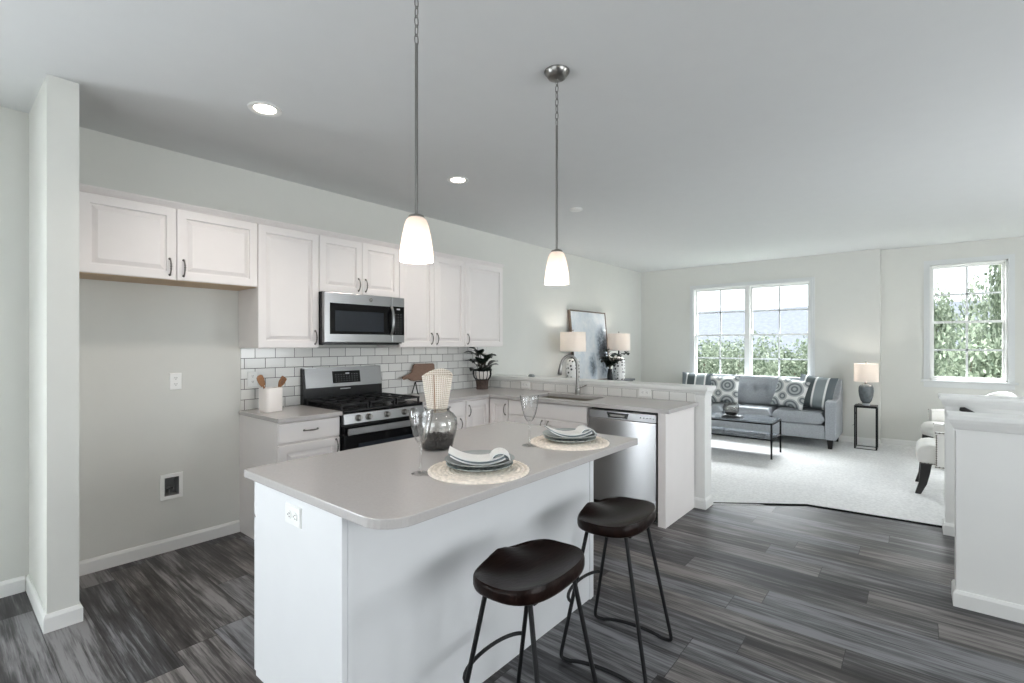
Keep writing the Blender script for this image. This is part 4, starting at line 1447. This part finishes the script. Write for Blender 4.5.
# ================================================================== SOFA
def cushion(w, h, t, pu=.5, exps=2.4, n=14, tufts=(), dent=.0, corner=.0):
    """soft pad in the x-z plane, thickness along y, centre at origin"""
    b = B()
    def off(u, v):
        e = max(0, (1 - abs(u) ** exps)) ** pu * max(0, (1 - abs(v) ** exps)) ** pu
        d = e * t / 2
        for (tu, tv) in tufts:
            d -= dent * math.exp(-(((u - tu) * w / 2) ** 2 + ((v - tv) * h / 2) ** 2) / .0022)
        return max(d, .002)
    G = []
    for s in (-1, 1):
        rows = []
        for i in range(n + 1):
            row = []
            for k in range(n + 1):
                u, v = -1 + 2 * i / n, -1 + 2 * k / n
                cu = 1 + corner * (abs(u * v) ** 3) - .035 * (1 - abs(v)) * abs(u) * (1 if corner else 0)
                cv = 1 + corner * (abs(u * v) ** 3) - .035 * (1 - abs(u)) * abs(v) * (1 if corner else 0)
                row.append(b.v(u * w / 2 * cu, s * off(u, v), v * h / 2 * cv))
            rows.append(row)
        G.append(rows)
    for rows in G:
        for i in range(n):
            for k in range(n):
                b.face((rows[i][k], rows[i + 1][k], rows[i + 1][k + 1], rows[i][k + 1]))
    border = [(i, 0) for i in range(n)] + [(n, k) for k in range(n)] + [(i, n) for i in range(n, 0, -1)] + [(0, k) for k in range(n, 0, -1)]
    for (i, k), (i2, k2) in zip(border, border[1:] + border[:1]):
        b.face((G[0][i][k], G[0][i2][k2], G[1][i2][k2], G[1][i][k]))
    return b

SXF, SYC, SW = 7.70, 1.93, 2.22
sofa = thing('sofa', 'grey three-seat sofa with tufted back under the double window', 'sofa', (SXF, SYC, 0), -PI / 2)
hw, aw_ = SW / 2, .125
B().box(-hw + aw_, hw - aw_, .012, .72, .13, .315).build('base', M['sofa'], sofa, bevel=.012)
for s in (-1, 1):
    prof = [(.0, .13), (.0, .625), (.015, .642), (.40, .655), (.50, .70), (.60, .83), (.65, .890), (.69, .905), (.745, .905), (.76, .89), (.76, .13)]
    xa, xb = (s * hw, s * (hw - aw_))
    B().extrude(prof, 'x', min(xa, xb), max(xa, xb)).build('arm', M['sofa'], sofa, bevel=.016, seg=3)
B().extrude([(.56, .30), (.62, .86), (.74, .86), (.76, .84), (.76, .13), (.60, .13)], 'x', -hw + aw_, hw - aw_).build('back_frame', M['sofa'], sofa, bevel=.014, seg=3)
cw = (SW - 2 * aw_) / 3
for i in range(3):
    xc = -hw + aw_ + cw * (i + .5)
    b = cushion(cw - .008, .62, .165, .14, 6)
    b.move(Matrix.Translation((xc, .305, .400)) @ Matrix.Rotation(PI / 2, 4, 'X'))
    b.build('seat_cushion', M['sofa'], sofa, smooth=True)
    b = cushion(cw - .006, .455, .20, .26, 4, 22, ((-.5, .10), (0, .10), (.5, .10)), .06)
    b.move(Matrix.Translation((xc, .535, .700)) @ Matrix.Rotation(-.17, 4, 'X'))
    b.build('back_cushion', M['sofa'], sofa, smooth=True)
for s in (-1, 1):
    for yy in (.045, .70):
        B().loops([[(s * (hw - .07) - h_, yy - h_ + o_, z_), (s * (hw - .07) + h_, yy - h_ + o_, z_), (s * (hw - .07) + h_, yy + h_ + o_, z_), (s * (hw - .07) - h_, yy + h_ + o_, z_)] for h_, z_, o_ in ((.022, 0, 0), (.036, .13, 0))]).build('leg', M['sofaleg'], sofa)

def stripe_mat():
    g = NG('striped_fabric')
    v, x, y, z = g.coords()
    col = g.ramp(g.math('ADD', g.math('DIVIDE', x, .48), .5), [(0.0, (124, 132, 138)), (.17, (124, 132, 138)), (.18, (232, 232, 230)), (.215, (232, 232, 230)), (.225, (88, 96, 98)), (.46, (88, 96, 98)), (.47, (232, 232, 230)), (.51, (232, 232, 230)), (.52, (140, 148, 150)), (.76, (140, 148, 150)), (.77, (232, 232, 230)), (.81, (232, 232, 230)), (.82, (104, 112, 116))])
    return g.fin(col, .95)
def medal_mat():
    g = NG('medallion_fabric')
    v, x, y, z = g.coords()
    def cell(x, z, ox, oz, period, r0):
        fx = g.math('SUBTRACT', g.math('FRACT', g.math('ADD', g.math('DIVIDE', x, period), ox)), .5)
        fz = g.math('SUBTRACT', g.math('FRACT', g.math('ADD', g.math('DIVIDE', z, period), oz)), .5)
        d = g.math('MULTIPLY', g.math('SQRT', g.math('ADD', g.math('MULTIPLY', fx, fx), g.math('MULTIPLY', fz, fz))), period)
        return g.math('LESS_THAN', d, r0), d
    i1, d1 = cell(x, z, .25, .30, .26, .112)
    i2, d2 = cell(x, z, .75, .80, .26, .062)
    rings = g.math('SINE', g.math('MULTIPLY', d1, 135))
    rings2 = g.math('SINE', g.math('MULTIPLY', d2, 150))
    c1 = g.ramp(g.math('MULTIPLY_ADD', rings, .5, .5), [(.2, (112, 118, 122)), (.75, (176, 180, 180))])
    c2 = g.ramp(g.math('MULTIPLY_ADD', rings2, .5, .5), [(.2, (110, 116, 120)), (.75, (180, 182, 180))])
    col = g.mix(i1, lin((226, 226, 224)), c1)
    col = g.mix(i2, col, c2)
    return g.fin(col, .95)
M['stripe'], M['medal'] = stripe_mat(), medal_mat()
def pillow(label, lx, ly, z, rx, ry, rz, m, s=.46):
    b = cushion(s, s, .16, .5, 2.2, 16, corner=.05)
    o = b.build('throw_pillow', M[m], smooth=True)
    T = Matrix.Translation((SXF, SYC, 0)) @ Matrix.Rotation(-PI / 2, 4, 'Z') @ Matrix.Translation((lx, ly, z)) @ Matrix.Rotation(rz, 4, 'Z') @ Matrix.Rotation(rx, 4, 'X') @ Matrix.Rotation(ry, 4, 'Y')
    o.matrix_world = T
    return tag(o, label, 'pillow', 'throw pillows on the grey sofa')
pillow('striped throw pillow at the left end of the sofa', -.84, .34, .715, -.30, .02, .10, 'stripe')
pillow('medallion print throw pillow left of the sofa middle, behind the glass bowl', -.39, .30, .705, -.32, -.02, .0, 'medal', .42)
pillow('medallion print throw pillow tilted on the right side of the sofa', .53, .26, .710, -.34, .16, -.12, 'medal', .41)
pillow('striped throw pillow against the right arm of the sofa', .83, .34, .735, -.30, .10, -.18, 'stripe')

# ------------------------------------------------------------------ coffee table
cf = thing('coffee_table', 'black metal coffee table with glossy grey top and lower shelf', 'coffee table', (6.84, 1.93, 0))
hx, hy, t = .265, .58, .0095
for sx in (-1, 1):
    for sy in (-1, 1):
        B().box(sx * (hx - t) - t, sx * (hx - t) + t, sy * (hy - t) - t, sy * (hy - t) + t, 0, .445).build('leg', M['metal'], cf)
for z0, nm in ((.424, 'top_frame'), (.232, 'shelf_frame')):
    b = B()
    for s in (-1, 1):
        b.box(s * (hx - t) - t, s * (hx - t) + t, -hy + 2 * t, hy - 2 * t, z0, z0 + .016)
        b.box(-hx + 2 * t, hx - 2 * t, s * (hy - t) - t, s * (hy - t) + t, z0, z0 + .016)
    b.build(nm, M['metal'], cf)
B().box(-hx + .004, hx - .004, -hy + .004, hy - .004, .4455, .454).build('top', M['marble'], cf)
B().box(-hx + .02, hx - .02, -hy + .02, hy - .02, .2485, .256).build('shelf', M['marble'], cf)
b = B().box(-.075, .075, -.12, .12, 0, .012)
b.box(-.07, .07, -.115, .115, .0125, .020)
tag(b.build('book', M['console'], loc=(6.81, 1.87, .4545)), 'dark flat book under the glass bowl on the coffee table', 'book')
bw = thing('glass_bowl', 'round smoky glass bowl on the dark book on the coffee table', 'bowl', (6.81, 1.885, .475))
outer = [(.050, 0), (.078, .020), (.096, .065), (.098, .105), (.086, .145), (.070, .160), (.070, .172)]
B().lathe([(.001, 0)] + outer + [(rr - .004, max(zz, .006)) for rr, zz in outer[::-1]] + [(.001, .006)], 32).build('bowl', M['smoke'], bw, smooth=True)
b = B()
random.seed(5)
b.lathe([(.001, .007), (.042, .007), (.070, .020), (.085, .050), (.001, .054)], 24)
for i in range(40):
    a_, rr = random.uniform(0, 2 * PI), .074 * math.sqrt(random.random())
    b.sphere((rr * math.cos(a_), rr * math.sin(a_), .050), random.uniform(.006, .010), 6)
tag(b.build('gravel', M['gravel'], loc=(6.81, 1.885, .475)), 'dark gravel in the glass bowl on the coffee table', 'gravel', kind='stuff')

# ------------------------------------------------------------------ side table and its lamp
sd = thing('side_table', 'slim black metal side table between sofa and wall corner', 'side table', (8.135, .525, 0))
hx, t, H = .125, .008, .580
for sx in (-1, 1):
    for sy in (-1, 1):
        B().box(sx * (hx - t) - t, sx * (hx - t) + t, sy * (hx - t) - t, sy * (hx - t) + t, .016, H - .02).build('leg', M['metal'], sd)
for z0, nm in ((0, 'floor_frame'), (H - .02, 'top_frame')):
    b = B()
    for s in (-1, 1):
        b.box(s * (hx - t) - t, s * (hx - t) + t, -hx, hx, z0, z0 + .016)
        b.box(-hx + 2 * t, hx - 2 * t, s * (hx - t) - t, s * (hx - t) + t, z0, z0 + .016)
    b.build(nm, M['metal'], sd)
B().box(-hx, hx, -hx, hx, H - .0038, H + .008).build('top', M['metal'], sd)
table_lamp('grey glass lamp with drum shade on the slim side table', (8.135, .525, H + .0085), 'grey', None)
cd = B()
cd.tube([(8.20, .56, H + .03), (8.24, .62, H + .012)] + bez((8.24, .66, H - .02), (8.22, .66, .42), (8.30, .60, .33), (8.42, .70, .26), 10), .0025, 6)
tag(cd.build('lamp_cord', M['metal'], smooth=True), 'thin dark cord hanging from the side table lamp', 'cord')

# ------------------------------------------------------------------ ivory nailhead chairs
def make_chair(label, loc, rz):
    r = thing('accent_chair', label, 'chair', loc, rz, 'ivory nailhead armchairs by the stair wall')
    # seat: local front is -y
    b = B()
    prof = [(-.30, .285), (-.335, .30), (-.352, .35), (-.345, .41), (-.31, .448), (-.25, .462), (.10, .452), (.24, .44), (.24, .285)]
    b.extrude(prof, 'x', -.27, .27)
    b.build('seat', M['chair'], r, smooth=True, bevel=.02, seg=3)
    # barrel back that sweeps down into low arms
    n = 34
    rings = []
    for i in range(n + 1):
        t = -1 + 2 * i / n
        a_ = abs(t)
        # plan: U shape
        if a_ > .5:
            k = (a_ - .5) / .5
            x_, y_ = math.copysign(.305, t), .12 - .33 * k
            nx_, ny_ = math.copysign(1, t), 0
        else:
            an = t / .5 * PI / 2
            x_, y_ = .305 * math.sin(an), .12 + .21 * math.cos(an)
            nx_, ny_ = math.sin(an), math.cos(an)
        e = max(0, min(1, (a_ - .36) / .30))
        e = e * e * (3 - 2 * e)
        zt = .600 + .255 * (math.cos(PI * min(1, a_ / .60)) + 1) / 2
        th = .030
        lean = .05 * (1 - e)
        rings.append([(x_ - nx_ * th, y_ - ny_ * th, .27), (x_ + nx_ * th, y_ + ny_ * th, .27),
                      (x_ + nx_ * (th + lean), y_ + ny_ * (th + lean), zt - .015), (x_ + nx_ * (th * .5 + lean), y_ + ny_ * (th * .5 + lean), zt),
                      (x_ - nx_ * (th * .5 - lean), y_ - ny_ * (th * .5 - lean), zt), (x_ - nx_ * (th - lean), y_ - ny_ * (th - lean), zt - .015)])
    b = B().loops(rings)
    bk = b.build('barrel_back', M['chair'], r, smooth=True)
    def strip(pts, parent):
        nb = B().tube([pts[0], pts[-1]], .0028, 6)
        for p in pts:
            nb.sphere(p, .0065, 8)
        nb.build('nailhead_trim', M['nail'], parent, smooth=True)
    for s in (-1, 1):
        strip([(s * .336, .10 - .31 * k / 12, .594) for k in range(13)], bk)
        strip([(s * .337, .10 - .31 * k / 12, .282) for k in range(13)], bk)
        strip([(s * .337, -.205, .30 + .29 * k / 14) for k in range(14)], bk)
    strip([(-.26 + .52 * k / 21, -.318, .292) for k in range(22)], r)
    for s in (-1, 1):
        strip([(s * .271, -.31 + .025 * k, .292) for k in range(5)], r)
    for s in (-1, 1):
        pts = [(s * .245, -.275, .29), (s * .247, -.285, .20), (s * .25, -.300, .10), (s * .255, -.335, .0)]
        b = B()
        b.loops([[(p[0] - w_, p[1] - w_, p[2]), (p[0] + w_, p[1] - w_, p[2]), (p[0] + w_, p[1] + w_, p[2]), (p[0] - w_, p[1] + w_, p[2])] for p, w_ in zip(pts, (.040, .037, .030, .022))])
        b.build('leg', M['sofaleg'], r, bevel=.004)
        pts = [(s * .20, .22, .29), (s * .205, .25, .14), (s * .21, .30, .0)]
        b = B()
        b.loops([[(p[0] - w_, p[1] - w_, p[2]), (p[0] + w_, p[1] - w_, p[2]), (p[0] + w_, p[1] + w_, p[2]), (p[0] - w_, p[1] + w_, p[2])] for p, w_ in zip(pts, (.026, .021, .016))])
        b.build('leg', M['sofaleg'], r, bevel=.004)
    return r
make_chair('ivory armchair nearest the stair wall, showing its side and curved black leg', (6.235, -.345, .008), PI)
make_chair('ivory armchair partly hidden behind the nearer matching one', (7.80, -.47, .008), PI + .55)

# ================================================================== OUTSIDE
M['grass'] = mat('meadow_grass', (90, 100, 78), .95, var=.2, scale=.6)
gb = B()
gx, gy = 40, 30
rows = []
random.seed(2)
for i in range(gx + 1):
    row = []
    for k in range(gy + 1):
        x = 9.2 + 190 * (i / gx) ** 1.6
        y = -70 + 170 * k / gy
        row.append(gb.v(x, y, -1.6 - .02 * (x - 9.2) + .35 * math.sin(x * .13 + y * .21)))
    rows.append(row)
for i in range(gx):
    for k in range(gy):
        gb.face((rows[i][k], rows[i + 1][k], rows[i + 1][k + 1], rows[i][k + 1]))
struct('ground', gb, 'grass', smooth=True)
# wooded ridge across the valley, distance haze mixed into its colour
M['ridge'] = mat('hazed_woods', (113, 117, 124), 1.0, var=.10, scale=.35, spec=0)
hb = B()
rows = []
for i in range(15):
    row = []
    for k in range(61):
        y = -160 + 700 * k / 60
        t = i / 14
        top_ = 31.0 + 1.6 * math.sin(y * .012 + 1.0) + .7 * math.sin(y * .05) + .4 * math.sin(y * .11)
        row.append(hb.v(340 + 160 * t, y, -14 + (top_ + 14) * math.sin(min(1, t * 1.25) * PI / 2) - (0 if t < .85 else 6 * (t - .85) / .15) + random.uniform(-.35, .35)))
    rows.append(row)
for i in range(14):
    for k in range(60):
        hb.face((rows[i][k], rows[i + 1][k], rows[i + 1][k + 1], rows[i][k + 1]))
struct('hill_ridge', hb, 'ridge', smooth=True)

def leaf_mat(name, c0, c1, c2):
    g = NG(name)
    v, x, y, z = g.coords()
    n = g.noise(v, 2.2, 5, .6)
    geo = g.n('ShaderNodeNewGeometry')
    f = g.math('ADD', g.math('MULTIPLY', n, .6), g.math('MULTIPLY', geo.outputs['Random Per Island'], .4))
    col = g.ramp(f, [(.25, c0), (.5, c1), (.78, c2)])
    m = g.fin(col, .7)
    tr = g.n('ShaderNodeBsdfTranslucent')
    g.link(col, tr.inputs['Color'])
    mx = g.n('ShaderNodeMixShader')
    mx.inputs[0].default_value = .4
    g.link(g.b.outputs[0], mx.inputs[1])
    g.link(tr.outputs[0], mx.inputs[2])
    g.link(mx.outputs[0], g.nt.nodes['Material Output'].inputs[0])
    return m
M['treeA'] = leaf_mat('summer_leaves', (84, 98, 82), (128, 140, 120), (172, 180, 160))
M['treeB'] = leaf_mat('pale_leaves', (98, 111, 95), (142, 153, 134), (184, 190, 174))
M['bark'] = mat('tree_bark', (98, 86, 74), .9, var=.25, scale=6, bump=.5, bscale=14)
def tree_meshes(seed, nl, leaf_s, m):
    random.seed(seed)
    blobs = []
    for i in range(16):
        a_, e_ = random.uniform(0, 2 * PI), random.random()
        rr = .62 * math.sqrt(random.random())
        blobs.append((rr * math.cos(a_), rr * math.sin(a_), .30 + .62 * e_, .20 + .17 * random.random() - .08 * abs(e_ - .45)))
    b = B()
    for i in range(nl):
        bx, by, bz, br = random.choice(blobs)
        u, t = random.uniform(-1, 1), random.uniform(0, 2 * PI)
        s_ = math.sqrt(1 - u * u)
        rad = br * (random.random() ** .35)
        c = Vector((bx + rad * s_ * math.cos(t), by + rad * s_ * math.sin(t), bz + rad * u))
        q = Matrix.Rotation(random.uniform(0, 6.28), 3, 'Z') @ Matrix.Rotation(random.uniform(-1.2, 1.2), 3, 'X') @ Matrix.Rotation(random.uniform(0, 6.28), 3, 'Z')
        L_ = leaf_s * random.uniform(.7, 1.3)
        P_ = [c + q @ Vector(p) for p in ((-L_, 0, 0), (0, -L_ * .55, L_ * .1), (L_, 0, 0), (0, L_ * .55, L_ * .1))]
        b.bm.faces.new([b.bm.verts.new(p) for p in P_])
    me = bpy.data.meshes.new('foliage')
    b.bm.to_mesh(me); b.bm.free()
    me.materials.append(M[m])
    tb_ = B()
    tb_.tube([(0, 0, -.02), (.01, 0, .18), (-.01, .015, .42), (.0, .0, .75)], [.035, .028, .022, .008], 10)
    for bx, by, bz, br in blobs[:9]:
        tb_.tube([(0, .0, .22 + .2 * bz), (bx * .5, by * .5, bz * .8), (bx, by, bz)], [.013, .009, .003], 6)
    mt = bpy.data.meshes.new('trunk')
    bmesh.ops.recalc_face_normals(tb_.bm, faces=tb_.bm.faces)
    tb_.bm.to_mesh(mt); tb_.bm.free()
    mt.materials.append(M['bark'])
    return me, mt
kinds = [tree_meshes(31, 5200, .030, 'treeA'), tree_meshes(47, 5200, .030, 'treeB'), tree_meshes(58, 5200, .032, 'treeA')]
def tree(label, x, y, zt, spread, k, rz):
    """crown top at zt, crown half-width spread"""
    zb = -1.75 - .02 * (x - 9.2)
    r = thing('tree', label, 'tree', (x, y, zb), rz, 'summer trees outside the windows')
    for me, nm in zip(kinds[k], ('foliage', 'trunk')):
        o = bpy.data.objects.new(nm, me)
        COL.objects.link(o)
        o.parent = r
        o.scale = (spread / .8, spread / .8, (zt - zb) / 1.06)
TREES = [
    ('leafy tree low at the right edge of the double window', 18.5, 2.75, 1.30, 1.5, 0, 4.0),
    ('leafy tree in the right sash of the double window', 21.5, 5.7, 1.65, 1.6, 1, .9),
    ('leafy tree in the left sash of the double window', 22.5, 7.4, 1.60, 1.7, 2, 1.7),
    ('farther leafy tree low behind the mullion of the double window', 30.0, 8.6, 1.35, 2.1, 0, 2.6),
    ('farther leafy tree behind the right sash of the double window', 31.0, 5.2, 1.55, 2.0, 2, .1),
    ('farther leafy tree at the left edge of the double window', 31.0, 11.8, 1.75, 2.0, 1, 5.0),
    ('low leafy tree in front, bottom of the single window', 14.3, -.80, 1.70, 1.1, 0, 5.2),
    ('tall leafy tree on the right side of the single window', 18.5, -2.45, 4.80, 1.35, 0, 1.2),
    ('leafy tree on the left side of the single window', 20.0, .35, 3.45, 1.25, 2, 3.1),
    ('leafy tree in the middle of the single window', 22.0, -1.55, 3.30, 1.20, 1, 2.2),
    ('farther leafy tree at the right behind the single window', 27.5, -3.6, 4.6, 1.7, 1, .5),
    ('farther leafy tree at the left behind the single window', 27.5, -.1, 3.6, 1.7, 0, 4.4),
]
for a in TREES:
    tree(*a)
